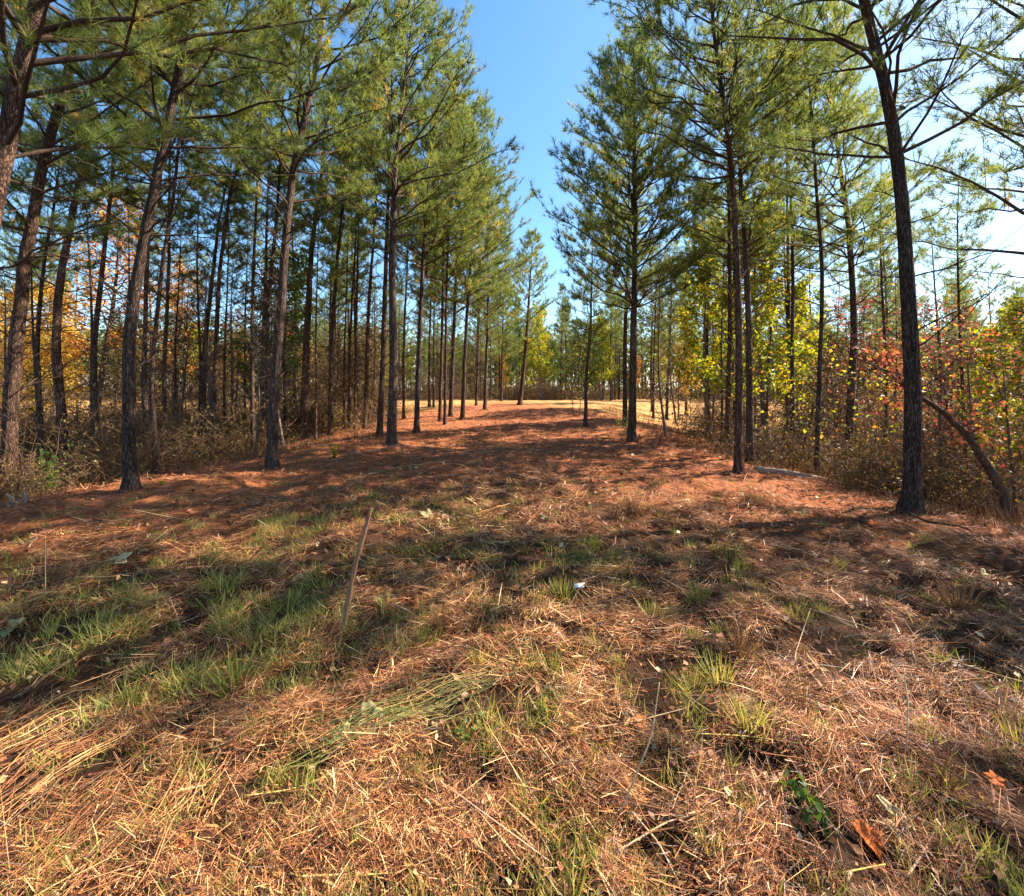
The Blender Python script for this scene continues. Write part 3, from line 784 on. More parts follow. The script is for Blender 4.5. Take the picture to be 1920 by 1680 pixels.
def far_wood():
    """the unbroken mass of woods closing the view behind the single trees of the treeline"""
    global rng
    rng = np.random.default_rng(88)
    b = Bag()
    N = 150000
    a = rng.uniform(-1.2, 1.2, N); y = rng.uniform(66, 92, N); x = a * y
    top = 6.5 + 5.5 * vnoise(x, y, .11, 31) + 1.8 * vnoise(x, y, .5, 32)
    q = rng.random(N); z = q ** .8 * top
    cl = vnoise(x, z * 1.3 + y * .4, .6, 33)
    k = (cl > .36) | (z < 1.3)
    k &= ~((z > 1.8) & (z < 3.6) & (vnoise(x, y, .3, 35) > .5))
    x, y, z = x[k], y[k], z[k]; n = len(x)
    C = np.stack([x, y, z + H(x, y)], 1)
    t = np.clip(.30 + (vnoise(x, y, .15, 36) - .5) * .9 + rng.normal(0, .12, n), 0, 1)
    V, T, tt = leaves(C, rng.uniform(.25, .6, n), t); b.add(V, T, tt)
    tag(link("far_wood", b.mesh("far_wood"), foliage_mat("far_wood_leaves", [(0, (.05, .075, .03)), (.35, (.11, .14, .04)), (.6, (.18, .17, .05)), (.8, (.22, .17, .05)), (1, (.26, .13, .05))], .35)), "hazy mixed woods closing the view behind the single trees of the treeline", "woods", kind="stuff")
    m = 700; y = rng.uniform(60, 88, m); x = rng.uniform(-1.2, 1.2, m) * y; L = rng.uniform(6, 10, m)
    s = np.linspace(0, 1, 4)[None, :, None]; st = np.stack([x, y, H(x, y) - .1], 1)
    P = st[:, None] + np.array([0, 0, 1.]) * s * L[:, None, None] + rng.normal(0, .12, (m, 4, 3)) * s
    V, Q = tubes(P, rng.uniform(.05, .12, (m, 1)) * np.linspace(1, .3, 4)[None], 5)
    tag(link("far_trunks", make_mesh("far_trunks", V, [Q], None, True), M_limb), "countless thin trunks inside the far woods", "woods", kind="stuff")
far_wood()

# weedy fringe along both edges: uncountable
def fringe():
    global rng
    rng = np.random.default_rng(5)
    N = 26000
    y = rng.uniform(4.5, 26, N) ** 1.0
    side = rng.random(N) < .5
    off = np.abs(rng.normal(0, 1.5, N)) - .1
    x = np.where(side, -(edge_l(y) + off - .1), edge_r(y) + off + .15)
    cl = vnoise(x, y, 1.4, 8); keep = (cl > .38) & ((y < 15) | (rng.random(N) < .25))
    x, y, off = x[keep], y[keep], off[keep]; N = len(x)
    C = np.stack([x, y, H(x, y) - .01], 1)
    d = rng.normal(0, .45, (N, 3)); d[:, 2] = 1; d = norm(d)
    V, Q, t = blades(C, d, rng.uniform(.07, .32, N) * np.clip(.35 + off, .35, 1.3), .007, np.clip(rng.normal(.45, .25, N), 0, 1), rng.uniform(-.05, .05, N), np.array([1., .3, 0]))
    tag(link("dry_weeds", make_mesh("dry_weeds", V, [Q], t), M_weed), "tan dry weeds growing thick along the edges of the pine woods", "weeds", kind="stuff")
fringe()

# ------------------------------------------------------------------ litter on the ground
def zone_tan(x, y):
    z = .85 - np.abs(x + .2) / np.interp(y, [2, 5], [8.5, 4.6]) - np.clip((y - 5) / 10, 0, .8) - .45 * sstep(.2, 1.6, x) * (1 - sstep(2.5, 4.5, y)) + (vnoise(x, y, .8, 4) - .5) * .7
    return z

def litter():
    global rng
    rng = np.random.default_rng(3)
    def sample(N, d0, d1, spread=1.3):
        y = np.exp(rng.uniform(math.log(d0), math.log(d1), N))
        x = rng.uniform(-spread, spread, N) * y + rng.uniform(-.6, .6, N)
        k = (x > -(edge_l(y) + 2.5)) & (x < edge_r(y) + 2.0)
        return x[k], y[k]
    for nm, lab, mat, N, tan in (("mown_straw", "tan mown grass straw strewn over the middle of the path", M_straw, 430000, True), ("pine_straw", "orange fallen pine needles carpeting the path and its sides", M_pinestraw, 330000, False)):
        x, y = sample(N, .95, 24)
        zt = zone_tan(x, y) + rng.normal(0, .22, len(x))
        k = (zt > .18) if tan else (zt < .66)
        k &= (y < 17.5) | (np.abs(x) < 4)
        x, y = x[k], y[k]; n = len(x)
        hmp = vnoise(x, y, 6, 12)
        dn = vnoise(x, y, 3.1, 6) * .6 + vnoise(x, y, 9, 7) * .4      # thin places leave dark gaps
        k = rng.random(n) < np.clip((dn - .38) * 4.5, .05, 1)
        x, y, hmp = x[k], y[k], hmp[k]; n = len(x)
        f = np.sqrt(np.maximum(y, 1.2) / 2.0)
        yaw = rng.uniform(0, 2 * np.pi, n)
        flow = vnoise(x, y, .9, 15) * 5
        al = rng.random(n) < .3
        yaw = np.where(al, flow + rng.normal(0, .3, n), yaw)
        pit = rng.normal(.05, .26, n)
        D = np.stack([np.cos(yaw) * np.cos(pit), np.sin(yaw) * np.cos(pit), np.sin(pit)], 1)
        L = rng.gamma(3, .018 if tan else .021, n) * f + .02
        L = L * np.where(rng.random(n) < (.06 if tan else .02), rng.uniform(1.6, 3.4, n), 1)
        W = rng.uniform(.0011, .0034, n) * (1 if tan else .7) * np.maximum(1, y / 2.2) ** .85
        C = np.stack([x, y, H(x, y) + rng.uniform(.0, .035, n) * (.4 + dn[k] * 1.2) + hmp * .016 + .004], 1) - D * L[:, None] * .5
        C[:, 2] = np.maximum(C[:, 2], H(C[:, 0], C[:, 1]) + .001)
        W = W * np.where(rng.random(n) < .025, 2.6, 1.0)
        t = np.clip(rng.normal(.34, .34, n) + (dn[k] - .5) * .5, 0, 1)
        V, Q, tt = blades(C, D, L, W, t, rng.normal(0, .004, n) * f, np.array([0, 0, 1.]))
        tag(link(nm, make_mesh(nm, V, [Q], tt), mat), lab, "straw" if tan else "pine straw", kind="stuff")
litter()

def grass_cover():
    global rng
    rng = np.random.default_rng(9)
    # patches given as px,py,rx,ry in the photo, turned into ground ellipses
    pats = [(180, 1150, 260, 45, 1), (430, 1120, 230, 60, 1), (520, 1190, 160, 60, .9), (430, 1260, 90, 70, .8), (270, 1330, 120, 40, .5), (560, 990, 90, 22, 1), (470, 1050, 110, 30, .9),
            (60, 1240, 120, 60, .9), (820, 960, 160, 28, .7), (900, 1120, 160, 50, .45), (760, 1060, 120, 30, .5), (1160, 1050, 140, 35, .5), (720, 1200, 160, 50, .45), (880, 1400, 160, 50, .25),
            (620, 1340, 160, 50, .35), (1380, 1360, 110, 40, .3), (1330, 1450, 60, 60, .3), (1350, 1040, 70, 30, .4), (1600, 1130, 60, 20, .25)]
    Vs = Bag()
    for (px, py, rx, ry, den) in pats:
        x0, y0, _ = ground_hit(px, py)
        _, ya, _ = ground_hit(px, py - ry); _, yb, _ = ground_hit(px, py + ry)
        ax = rx / F * y0; ay = (ya - yb) / 2
        n = int(.42 * den * min(9500, 6500 * ax * ay * 3.1 + 500))
        r = np.sqrt(rng.random(n)); a = rng.uniform(0, 6.283, n)
        x = x0 + ax * r * np.cos(a); y = y0 + ay * r * np.sin(a)
        k = vnoise(x, y, 7.5, 21) + rng.normal(0, .05, n) > .56
        x, y = x[k], y[k]; n = len(x)
        d = rng.normal(0, .75, (n, 3)); d[:, 2] = 1; d = norm(d)
        L = rng.uniform(.04, .17, n) * (.6 + .7 * vnoise(x, y, 3, 22))
        V, Q, t = blades(np.stack([x, y, H(x, y)], 1), d, L, rng.uniform(.0018, .0048, n), np.clip(rng.normal(.60, .3, n), 0, 1), rng.uniform(-.015, .015, n), np.array([.7, .7, -.3]))
        Vs.add(V, Q, t)
    # small loose clumps through the whole near ground
    m = 1150
    cy = np.exp(rng.uniform(math.log(1.15), math.log(8.5), m)); cx = rng.uniform(-1.15, 1.15, m) * cy
    kp = (cx > -(edge_l(cy) - .5)) & (cx < edge_r(cy) - 1.0) & ((cx < .2 * cy) | (rng.random(m) < .45)); cx, cy = cx[kp], cy[kp]; m = len(cx)
    cnt = rng.integers(8, 46, m); ci = np.repeat(np.arange(m), cnt); n = len(ci)
    sp = rng.uniform(.015, .06, m)[ci]
    x = cx[ci] + rng.normal(0, 1, n) * sp; y = cy[ci] + rng.normal(0, 1, n) * sp
    d = rng.normal(0, .6, (n, 3)); d[:, 2] = 1; d = norm(d)
    V, Q, t = blades(np.stack([x, y, H(x, y)], 1), d, rng.uniform(.03, .12, n) * rng.uniform(.6, 1.3, m)[ci], rng.uniform(.0018, .0045, n), np.clip(rng.normal(0, .16, n) + rng.uniform(.3, .95, m)[ci], 0, 1), rng.uniform(-.015, .015, n), np.array([.7, .7, -.3]))
    Vs.add(V, Q, t)
    tag(link("grass", Vs.mesh("grass"), M_grass), "short green and yellowing grass in patches through the straw", "grass", kind="stuff")
grass_cover()

def debris():
    global rng
    rng = np.random.default_rng(14)
    n = 520; y = np.exp(rng.uniform(math.log(1.2), math.log(24), n)); x = rng.uniform(-1.1, 1.1, n) * y
    k = (x > -(edge_l(y) + 1)) & (x < edge_r(y) + 1); x, y = x[k], y[k]; n = len(x)
    L = rng.uniform(.08, .35, n) * np.sqrt(y / 2.5); yaw = rng.uniform(0, 6.28, n); s = np.linspace(0, 1, 5)
    d = np.stack([np.cos(yaw), np.sin(yaw)], 1)
    P = np.zeros((n, 5, 3)); P[..., :2] = np.stack([x, y], 1)[:, None] + d[:, None] * (L[:, None] * s)[..., None] + rng.normal(0, .03, (n, 5, 2)) * L[:, None, None]
    P[..., 2] = H(P[..., 0], P[..., 1]) + rng.uniform(.02, .05, (n, 1)) + rng.uniform(-.05, .25, (n, 1)) * L[:, None] * s
    V, Q = tubes(P, (rng.uniform(.0022, .006, (n, 1)) * np.sqrt(y / 2.5)[:, None]) * np.linspace(1, .45, 5)[None], 5, .08)
    tag(link("broken_twigs", make_mesh("broken_twigs", V, [Q], None, True), M_twig), "small broken twigs scattered over the straw", "twigs", kind="stuff")
    n = 5200; y = np.exp(rng.uniform(math.log(1.1), math.log(22), n)); x = rng.uniform(-1.15, 1.15, n) * y
    k = (x > -(edge_l(y) + 2)) & (x < edge_r(y) + 2); x, y = x[k], y[k]; n = len(x)
    C = np.stack([x, y, H(x, y) + rng.uniform(.012, .04, n)], 1)
    V, T, tt = leaves(C, rng.uniform(.012, .042, n) * np.sqrt(y / 2), np.clip(rng.normal(.5, .3, n), 0, 1), 1.6)
    tag(link("leaf_crumbs", make_mesh("leaf_crumbs", V, [T], tt), foliage_mat("leaf_crumbs", [(0, (.05, .025, .012)), (.4, (.22, .08, .035)), (.8, (.36, .17, .07)), (1, (.48, .33, .18))], .15)), "crumbled dead leaves and bark flakes in the straw", "leaf litter", kind="stuff")
debris()

# countable grass tufts
def tuft_mesh(seed, n, hgt, rad, tn):
    global rng
    rng = np.random.default_rng(seed)
    C = rng.normal(0, rad * .4, (n, 3)); C[:, 2] = 0
    d = C * np.array([3.2, 3.2, 0]) / rad * .35 + rng.normal(0, .22, (n, 3)); d[:, 2] = 1; d = norm(d)
    V, Q, t = blades(C, d, rng.uniform(.5, 1.1, n) * hgt, .0042, np.clip(rng.normal(tn, .2, n), 0, 1), rng.uniform(-.01, .01, n), np.array([.5, .5, 0]))
    return make_mesh("grass_tuft", V, [Q], t)
TM = {"green": (tuft_mesh(1, 90, .15, .07, .45), M_grass), "yellow": (tuft_mesh(2, 80, .13, .08, .8), M_grass), "brown": (tuft_mesh(3, 110, .20, .07, .5), M_weed)}
tufts = [(1085, 1050, "green", 1.0, "green grass tuft right of the crossed bare twigs"), (1055, 1115, "yellow", 1.2, "yellowing grass tuft just left of the white scrap"),
         (1115, 1025, "green", .9, "low green tuft above the centre right of the path"), (1155, 1050, "green", .9, "pale green tuft left of the shaded weeds"),
         (1190, 1110, "green", .8, "small green tuft between the white scrap and the lone upright tuft"), (1312, 1130, "green", 1.1, "lone upright green tuft right of centre"),
         (1225, 1165, "yellow", 1.3, "wide yellow-green tuft right of centre"), (1268, 1160, "green", .6, "little green tuft right beside the wide yellow-green one"),
         (1388, 1225, "brown", 1.2, "spiky orange-brown dry tuft right of centre"), (1350, 1280, "yellow", 1.1, "yellow-green spiky tuft below the orange-brown dry tuft"),
         (1302, 1290, "yellow", .9, "small yellow-green tuft left of the spiky one"), (1038, 1265, "green", 1.0, "dark based green tuft right of the tied straw sheaf"),
         (992, 1255, "yellow", .8, "small yellow tuft beyond the tip of the straw sheaf"), (898, 1250, "yellow", .9, "yellow-brown tuft above the middle of the straw sheaf"),
         (795, 1205, "green", .8, "green tuft beside the thin upright dead twig"), (745, 1235, "yellow", .7, "short yellow tuft between the stake and the dead twig"),
         (830, 1180, "brown", .8, "brown tuft behind the thin upright dead twig"), (1180, 965, "brown", 1.3, "tall pale dry tuft with stiff stubs in the sunlit straw"),
         (1795, 1145, "brown", 1.2, "stiff brown tuft at the edge of the deep shadow on the right"), (1335, 1600, "yellow", .8, "bright yellow-green tuft near the bottom right of centre"),
         (1405, 1365, "yellow", 1.1, "loose yellow-green tuft in the right foreground"), (1575, 1340, "green", .5, "tiny green sprig in the crossed dry stalks"),
         (440, 1290, "green", 1.5, "tall dark green clump in the left middle ground"), (250, 1330, "green", 1.1, "dark green clump among the combed yellow straw"),
         (700, 935, "green", 1.0, "green tuft just behind the tip of the wooden stake"), (1770, 1470, "brown", .8, "leaning golden dry tuft in the right foreground"),
         (1640, 1010, "green", .5, "small green weed left of the foreground pine's shadow"), (1540, 1145, "yellow", .6, "small mossy yellow-green tuft above the long dry stalks"),
         (1500, 1330, "brown", .7, "short brown tuft left of the crossed dry stalks"), (1915, 1400, "yellow", 1.0, "half hidden green tuft at the right frame edge")]
for (px, py, k, sc, lab) in tufts:
    x, y, z = ground_hit(px, py)
    o = link("grass_tuft", TM[k][0], TM[k][1]); o.location = (x, y, z); o.rotation_euler = (0, 0, random.uniform(0, 6.28)); o.scale = (sc, sc, sc)
    tag(o, lab, "grass tuft", "grass tufts on the path")

# ------------------------------------------------------------------ single things on the ground
def solid_mat(name, base, var=.25, sc=20, rough=.8):
    m, nt, out = new_mat(name)
    tc = nt.nodes.new("ShaderNodeTexCoord"); no = nt.nodes.new("ShaderNodeTexNoise")
    no.inputs["Scale"].default_value = sc; no.inputs["Detail"].default_value = 6
    nt.links.new(tc.outputs["Object"], no.inputs["Vector"])
    c = ramp(nt, no.outputs["Fac"], [(.3, tuple(b * (1 - var) for b in base)), (.7, tuple(min(1, b * (1 + var)) for b in base))])
    p = nt.nodes.new("ShaderNodeBsdfPrincipled"); p.inputs["Roughness"].default_value = rough; p.inputs["Specular IOR Level"].default_value = .2
    nt.links.new(c, p.inputs["Base Color"])
    b = nt.nodes.new("ShaderNodeBump"); b.inputs["Distance"].default_value = .004; nt.links.new(no.outputs["Fac"], b.inputs["Height"]); nt.links.new(b.outputs[0], p.inputs["Normal"])
    nt.links.new(p.outputs[0], out.inputs[0]); return m
M_stake = bark_mat("split_wood", (.10, .055, .03), (.27, .165, .09), (.46, .32, .19), 2.5, .004)
M_grey = bark_mat("weathered_wood", (.09, .075, .06), (.30, .26, .22), (.52, .47, .41), 2.0, .004)
M_scrap = solid_mat("white_scrap", (.72, .73, .76), .08)
M_rust = solid_mat("rust_leaf", (.50, .12, .025), .45, 45)
M_brownleaf = solid_mat("brown_leaf", (.36, .17, .09), .35, 40)
M_paleleaf = solid_mat("pale_leaf", (.36, .29, .14), .3, 35)
M_olive = solid_mat("olive_leaf", (.21, .185, .075), .3, 35)
M_yel = solid_mat("yellow_leaf", (.75, .55, .03), .2, 40)
M_stalk = solid_mat("yellow_stalk", (.52, .36, .10), .35, 30)
M_stalk2 = solid_mat("tan_stalk", (.48, .32, .18), .35, 30)
M_greenstalk = solid_mat("green_stalk", (.30, .34, .10), .4, 12)

def tube_obj(name, pts, rad, mat, label=None, cat=None, group=None, m=8, res=10, jit=.05, parent=None):
    pts = np.array(pts, float)
    s = np.linspace(0, len(pts) - 1, res)
    P = np.stack([np.interp(s, np.arange(len(pts)), pts[:, i]) for i in range(3)], 1)
    rr = np.interp(s, np.linspace(0, len(pts) - 1, len(rad)), rad)
    o0 = P[0].copy(); V, Q = tubes((P - o0)[None], rr[None], m, jit)
    caps = [np.arange(m)[::-1][None], (len(V) - m + np.arange(m))[None]]
    o = link(name, make_mesh(name, V, [Q] + caps, None, True), mat, parent); o.location = o0
    if label: tag(o, label, cat, group)
    return o

# wooden stake leaning out of the ground
bx, by, bz = ground_hit(638, 1192)
ty = by - .02
tipx = (697 - CX) / F * ty; tipz = EYE - (952 - HY) / F * ty
mid = (668 - CX) / F * ty, EYE - (1062 - HY) / F * ty
rng = np.random.default_rng(77)
tube_obj("wooden_stake", [(bx, by, bz - .06), (mid[0] - .01, ty, mid[1]), (tipx, ty, tipz)], [.016, .017, .015, .012], M_stake, "thin split wooden stake leaning out of the straw left of centre", "stake", m=7, res=16, jit=.16)

def gp(px, py, up=.02):
    x, y, z = ground_hit(px, py); return (x, y, z + up)
tube_obj("fallen_log", [gp(1415, 884, .05), gp(1470, 891, .06), gp(1530, 901, .05), gp(1600, 913, .03)], [.062, .055, .045, .03], M_grey, "weathered grey fallen log lying on the needles right of the twin trunks", "log", m=10, jit=.05)
tube_obj("fallen_branch", [gp(1512, 893, .10), gp(1590, 904, .16), gp(1680, 922, .16), gp(1780, 940, .15), gp(1880, 965, .1)], [.03, .026, .022, .016, .01], M_limb, "long thin dark fallen branch reaching behind the foreground pine", "branch", res=16)
tube_obj("fallen_branch", [gp(1615, 915, .06), gp(1650, 930, .06), gp(1690, 944, .05)], [.015, .013, .01], M_limb, "short fallen branch ending at the left foot of the foreground pine", "branch")
tube_obj("fallen_branch", [gp(1690, 960, .03), gp(1740, 985, .04), gp(1800, 993, .04), gp(1850, 1010, .02)], [.016, .015, .012, .006], M_limb, "crooked dark branch on the ground right of the foreground pine's foot", "branch")
tube_obj("fallen_branch", [gp(1590, 975, .03), gp(1625, 988, .04), gp(1665, 1008, .02)], [.014, .013, .007], M_limb, "short dark stick below the foot of the foreground pine", "branch")
for pts, lab in (([(690, 980), (760, 985), (820, 1010), (890, 1036), (960, 1048)], "upper of the two crossed dry twigs right of the stake"), ([(775, 978), (830, 1010), (880, 1036), (935, 1050)], "lower of the two crossed dry twigs right of the stake"),
                 ([(735, 1140), (775, 1160), (800, 1195)], "dark thin twig standing behind the pale split stub"), ([(770, 1218), (782, 1180)], "pale split stub sticking up right of the stake"),
                 ([(605, 868), (640, 862), (680, 848), (715, 845)], "pale bare branch lying before the scarred pine"), ([(650, 856), (672, 845), (668, 838)], "curved pale branch lying left of the scarred pine"),
                 ([(720, 842), (760, 836), (800, 845)], "thin grey branch across the foot of the scarred pine")):
    tube_obj("dead_twig", [gp(a, b, .035) for a, b in pts], [.008, .007, .005, .003], M_grey if "pale" in lab or "grey" in lab else M_twig, lab, "twig", m=5)

# leaning dark hardwood at the right edge
def leaning():
    x0, y0, z0 = ground_hit(1903, 985)
    P = [(0, 0, -.1)]
    for (px, py) in [(1885, 920), (1868, 880), (1835, 820), (1795, 775), (1740, 735), (1685, 690), (1640, 668)]:
        P.append(((px - CX) / F * y0 - x0, .05 * len(P), EYE - (py - HY) / F * y0 - z0))
    t = thing("leaning_tree", "dark bent trunk leaning left over the brush at the right edge", "tree", (x0, y0, z0))
    global rng
    rng = np.random.default_rng(31)
    P = np.array(P); s = np.linspace(0, len(P) - 1, 22)
    Q = np.stack([np.interp(s, np.arange(len(P)), P[:, i]) for i in range(3)], 1)
    V, F_ = tubes(Q[None], np.interp(s, [0, len(P) - 1], [.075, .012])[None], 9, .04)
    link("trunk", make_mesh("trunk", V, [F_], None, True), M_limb, t)
    tw = []; tips = []
    for j in range(34):
        k = rng.integers(6, 21); d = norm(rng.normal(0, .6, 3) + np.array([-.2, 0, .7])); l = rng.uniform(.2, .8)
        T = Q[k] + d * l * np.linspace(0, 1, 4)[:, None]; tw.append(T); tips += [T[3], T[2], T[1]]
    V, F_ = tubes(np.array(tw), np.broadcast_to(np.array([.009, .007, .005, .002]), (34, 4)), 4)
    link("branches", make_mesh("branches", V, [F_], None, True), M_limb, t)
    tips = np.array(tips); n = 420
    C = tips[rng.integers(0, len(tips), n)] + rng.normal(0, .1, (n, 3))
    V, F_, tt = leaves(C, rng.uniform(.04, .09, n), np.clip(rng.normal(.5, .3, n), 0, 1))
    link("leaves", make_mesh("leaves", V, [F_], tt), M_leaf_r, t)
leaning()

# fallen leaves: lobed, curled, thick
def leaf_obj(px, py, size, mat, lab, lobes=5, curl=.35, tilt=.3, seed=1, w=.8):
    r = np.random.default_rng(seed)
    n = 40; a = np.linspace(0, 2 * np.pi, n, endpoint=False)
    rad = (.62 + .38 * np.abs(np.cos(a * lobes / 2)) ** 1.2) * (1 + r.normal(0, .08, n)) if lobes else (.55 + .45 * np.abs(np.cos(a)) ** 1.5)
    rings = [0.0, .35, .7, 1.0]; V = []
    for q in rings[1:]:
        x = np.cos(a) * rad * q; y = np.sin(a) * rad * q * w
        z = curl * .6 * (x ** 2) * np.sign(.3 + x) + curl * .8 * y ** 2 + (.09 * np.sin(3 * a + seed) + .05 * np.sin(7 * a + seed * 2)) * q - .03 * np.exp(-(y * 12) ** 2)
        V.append(np.stack([x, y, z], 1))
    V = np.concatenate([np.zeros((1, 3))] + V) * size * .5
    Fq = []; T = np.stack([np.zeros(n, int), 1 + np.arange(n), 1 + (np.arange(n) + 1) % n], 1)
    for k in range(2):
        i = 1 + k * n + np.arange(n); j = 1 + k * n + (np.arange(n) + 1) % n
        Fq.append(np.stack([i, i + n, j + n, j], 1))
    me = make_mesh("fallen_leaf", V, [T, np.concatenate(Fq)], None, True)
    o = link("fallen_leaf", me, mat)
    x, y, z = ground_hit(px, py)
    o.rotation_mode = 'ZYX'
    o.location = (x, y, z + .022 + size * .10); o.rotation_euler = (r.uniform(0, tilt) + .35, r.uniform(-tilt, tilt) * .5, r.uniform(0, 6.28))
    md = o.modifiers.new("thickness", 'SOLIDIFY'); md.thickness = .0008
    return tag(o, lab, "leaf", "fallen leaves on the straw")
leaf_obj(1632, 1592, .115, M_rust, "curled rust-orange leaf in the hollow at bottom right", 3, .9, .3, 4)
leaf_obj(1598, 1530, .13, M_brownleaf, "long folded brown leaf above the rust-orange leaf", 0, .9, .5, 5, .45)
leaf_obj(1682, 1545, .14, M_paleleaf, "long pale olive leaf right of the hollow", 0, .5, .5, 6, .4)
leaf_obj(1688, 1590, .12, M_paleleaf, "lower pale leaf beside the curled rust-orange leaf", 0, .5, .4, 7, .4)
leaf_obj(1865, 1475, .075, M_rust, "flat scarlet-orange leaf near the right edge", 5, .2, .1, 8)
leaf_obj(1856, 1527, .022, M_yel, "small yellow leaf below the scarlet-orange leaf", 3, .3, .2, 9)
leaf_obj(1841, 1508, .018, M_yel, "tiny yellow leaf below the scarlet-orange leaf, left one", 3, .3, .2, 10)
leaf_obj(695, 1360, .15, M_olive, "large olive leaf beside the straw sheaf", 3, .5, .3, 11)
leaf_obj(640, 1390, .09, M_olive, "small pale leaf left of the large olive leaf", 3, .4, .3, 12)
leaf_obj(905, 1540, .11, M_brownleaf, "large torn tan-brown leaf at bottom centre", 5, .35, .2, 13)
leaf_obj(732, 1488, .06, M_brownleaf, "small round pinkish brown leaf below the sheaf", 3, .5, .3, 14)
leaf_obj(795, 1575, .07, M_rust, "small reddish leaf cluster at bottom centre", 5, .5, .3, 15)
leaf_obj(335, 1600, .07, M_rust, "reddish round leaf in the bottom left straw", 3, .4, .3, 16)
leaf_obj(225, 1058, .24, M_paleleaf, "large pale green lobed leaf on the orange needles at left", 5, .35, .12, 17)
leaf_obj(22, 1188, .16, M_olive, "large olive leaf at the left frame edge", 5, .4, .3, 18)
leaf_obj(800, 972, .20, M_paleleaf, "pale upright folded leaf above the crossed twigs", 3, .8, .6, 19)
leaf_obj(520, 1240, .05, M_rust, "small orange leaf among the grass left of the stake", 3, .4, .3, 20)
leaf_obj(1635, 985, .12, M_rust, "orange leaf in the shade below the foreground pine", 3, .3, .2, 21)
leaf_obj(405, 1016, .12, M_brownleaf, "small white-edged dead leaf in the left sunlit straw", 3, .4, .3, 22)
leaf_obj(1200, 1365, .07, M_rust, "small red-brown leaf in the centre right foreground", 3, .4, .3, 23)
leaf_obj(1140, 1655, .07, M_brownleaf, "folded pinkish leaf at the bottom edge", 0, .6, .4, 24, .5)
for k, (px, py) in enumerate([(1150, 928), (1390, 930), (1795, 1078), (1845, 1082), (1020, 975), (560, 1090)]):
    lab = ["cream leaf in the shade beyond the pale dry tuft", "cream leaf at the sunlit patch left of the twin trunks", "left of two pale leaves before the deep right shadow", "right of two pale leaves before the deep right shadow", "pale sliver leaf on the bare sunlit straw", "pale leaf among grass left of the stake"][k]
    leaf_obj(px, py, .09, M_paleleaf, lab, 3, .5, .4, 30 + k)
# white scrap
def scrap():
    x, y, z = ground_hit(1085, 1109)
    V = np.array([(-.045, -.02, 0), (.035, -.028, .008), (.05, .018, .022), (-.03, .024, .012)]); V2 = V + np.array([0, 0, .004])
    V = np.concatenate([V, V2])
    Fq = np.array([[3, 2, 1, 0], [4, 5, 6, 7], [0, 1, 5, 4], [1, 2, 6, 5], [2, 3, 7, 6], [3, 0, 4, 7]])
    o = link("white_scrap", make_mesh("white_scrap", V, [Fq]), M_scrap); o.location = (x, y, z + .035)
    tag(o, "small white scrap lying on shaded straw right of centre", "scrap")
scrap()

# long straw laid down at lower left: a combed mass
def combed():
    global rng
    rng = np.random.default_rng(41)
    b = Bag()
    def strands(pxa, pya, pxb, pyb, n, wid, up, sag=.02, len0=.6):
        A = np.array(gp(pxa, pya, up)); B = np.array(gp(pxb, pyb, up)); d = B - A
        side = norm(np.array([-d[1], d[0], 0]))
        o1 = rng.normal(0, wid, n)[:, None] * side; o2 = o1 * rng.uniform(.4, 1.8, (n, 1)) + rng.normal(0, wid * .3, n)[:, None] * side
        t0 = rng.uniform(-.15, .4, (n, 1)); t1 = t0 + rng.uniform(len0 * .6, len0 * 1.15, (n, 1))
        s = np.linspace(0, 1, 7)[None, :, None]
        tt = t0[:, None] + (t1 - t0)[:, None] * s
        P = A + d * tt + o1[:, None] * (1 - tt) + o2[:, None] * tt + side * (rng.normal(0, .04, (n, 1, 1)) * np.sin(s * 3.14))
        g = H(P[..., 0], P[..., 1])
        P[..., 2] = g + rng.uniform(.012, .05, (n, 1)) + np.sin(s[..., 0] * 3.1) * rng.uniform(0, sag, (n, 1))
        V, Q = tubes(P, rng.uniform(.0009, .0022, (n, 1)) * np.linspace(1.1, .5, 7)[None], 4)
        b.add(V, Q, np.repeat(np.clip(rng.normal(.48, .24, n), 0, 1), 28))
    strands(-60, 1420, 240, 1265, 40, .07, .02); strands(-60, 1560, 320, 1310, 44, .10, .02); strands(-20, 1690, 300, 1400, 40, .11, .02)
    strands(80, 1720, 360, 1420, 40, .10, .02); strands(180, 1700, 420, 1400, 30, .09, .02); strands(300, 1620, 420, 1350, 26, .08, .02)
    strands(-80, 1480, 200, 1340, 30, .08, .02); strands(60, 1640, 200, 1450, 24, .08, .02)
    o = link("combed_straw", b.mesh("combed_straw"), M_straw)
    tag(o, "long yellow straw combed flat across the lower left of the ground", "straw", kind="stuff")
    # sheaf
    b = Bag()
    strands(640, 1400, 955, 1270, 52, .03, .03, .04, .8); strands(560, 1440, 860, 1330, 26, .05, .03, .02, .7); strands(560, 1410, 800, 1350, 16, .05, .03, .02, .6)
    tag(link("straw_sheaf", b.mesh("straw_sheaf"), foliage_mat("sheaf_straw", [(0, (.06, .08, .025)), (.45, (.20, .20, .06)), (1, (.50, .37, .12))], .2)), "sheaf of long green and yellow straw lying beside the large olive leaf", "straw sheaf")
combed()
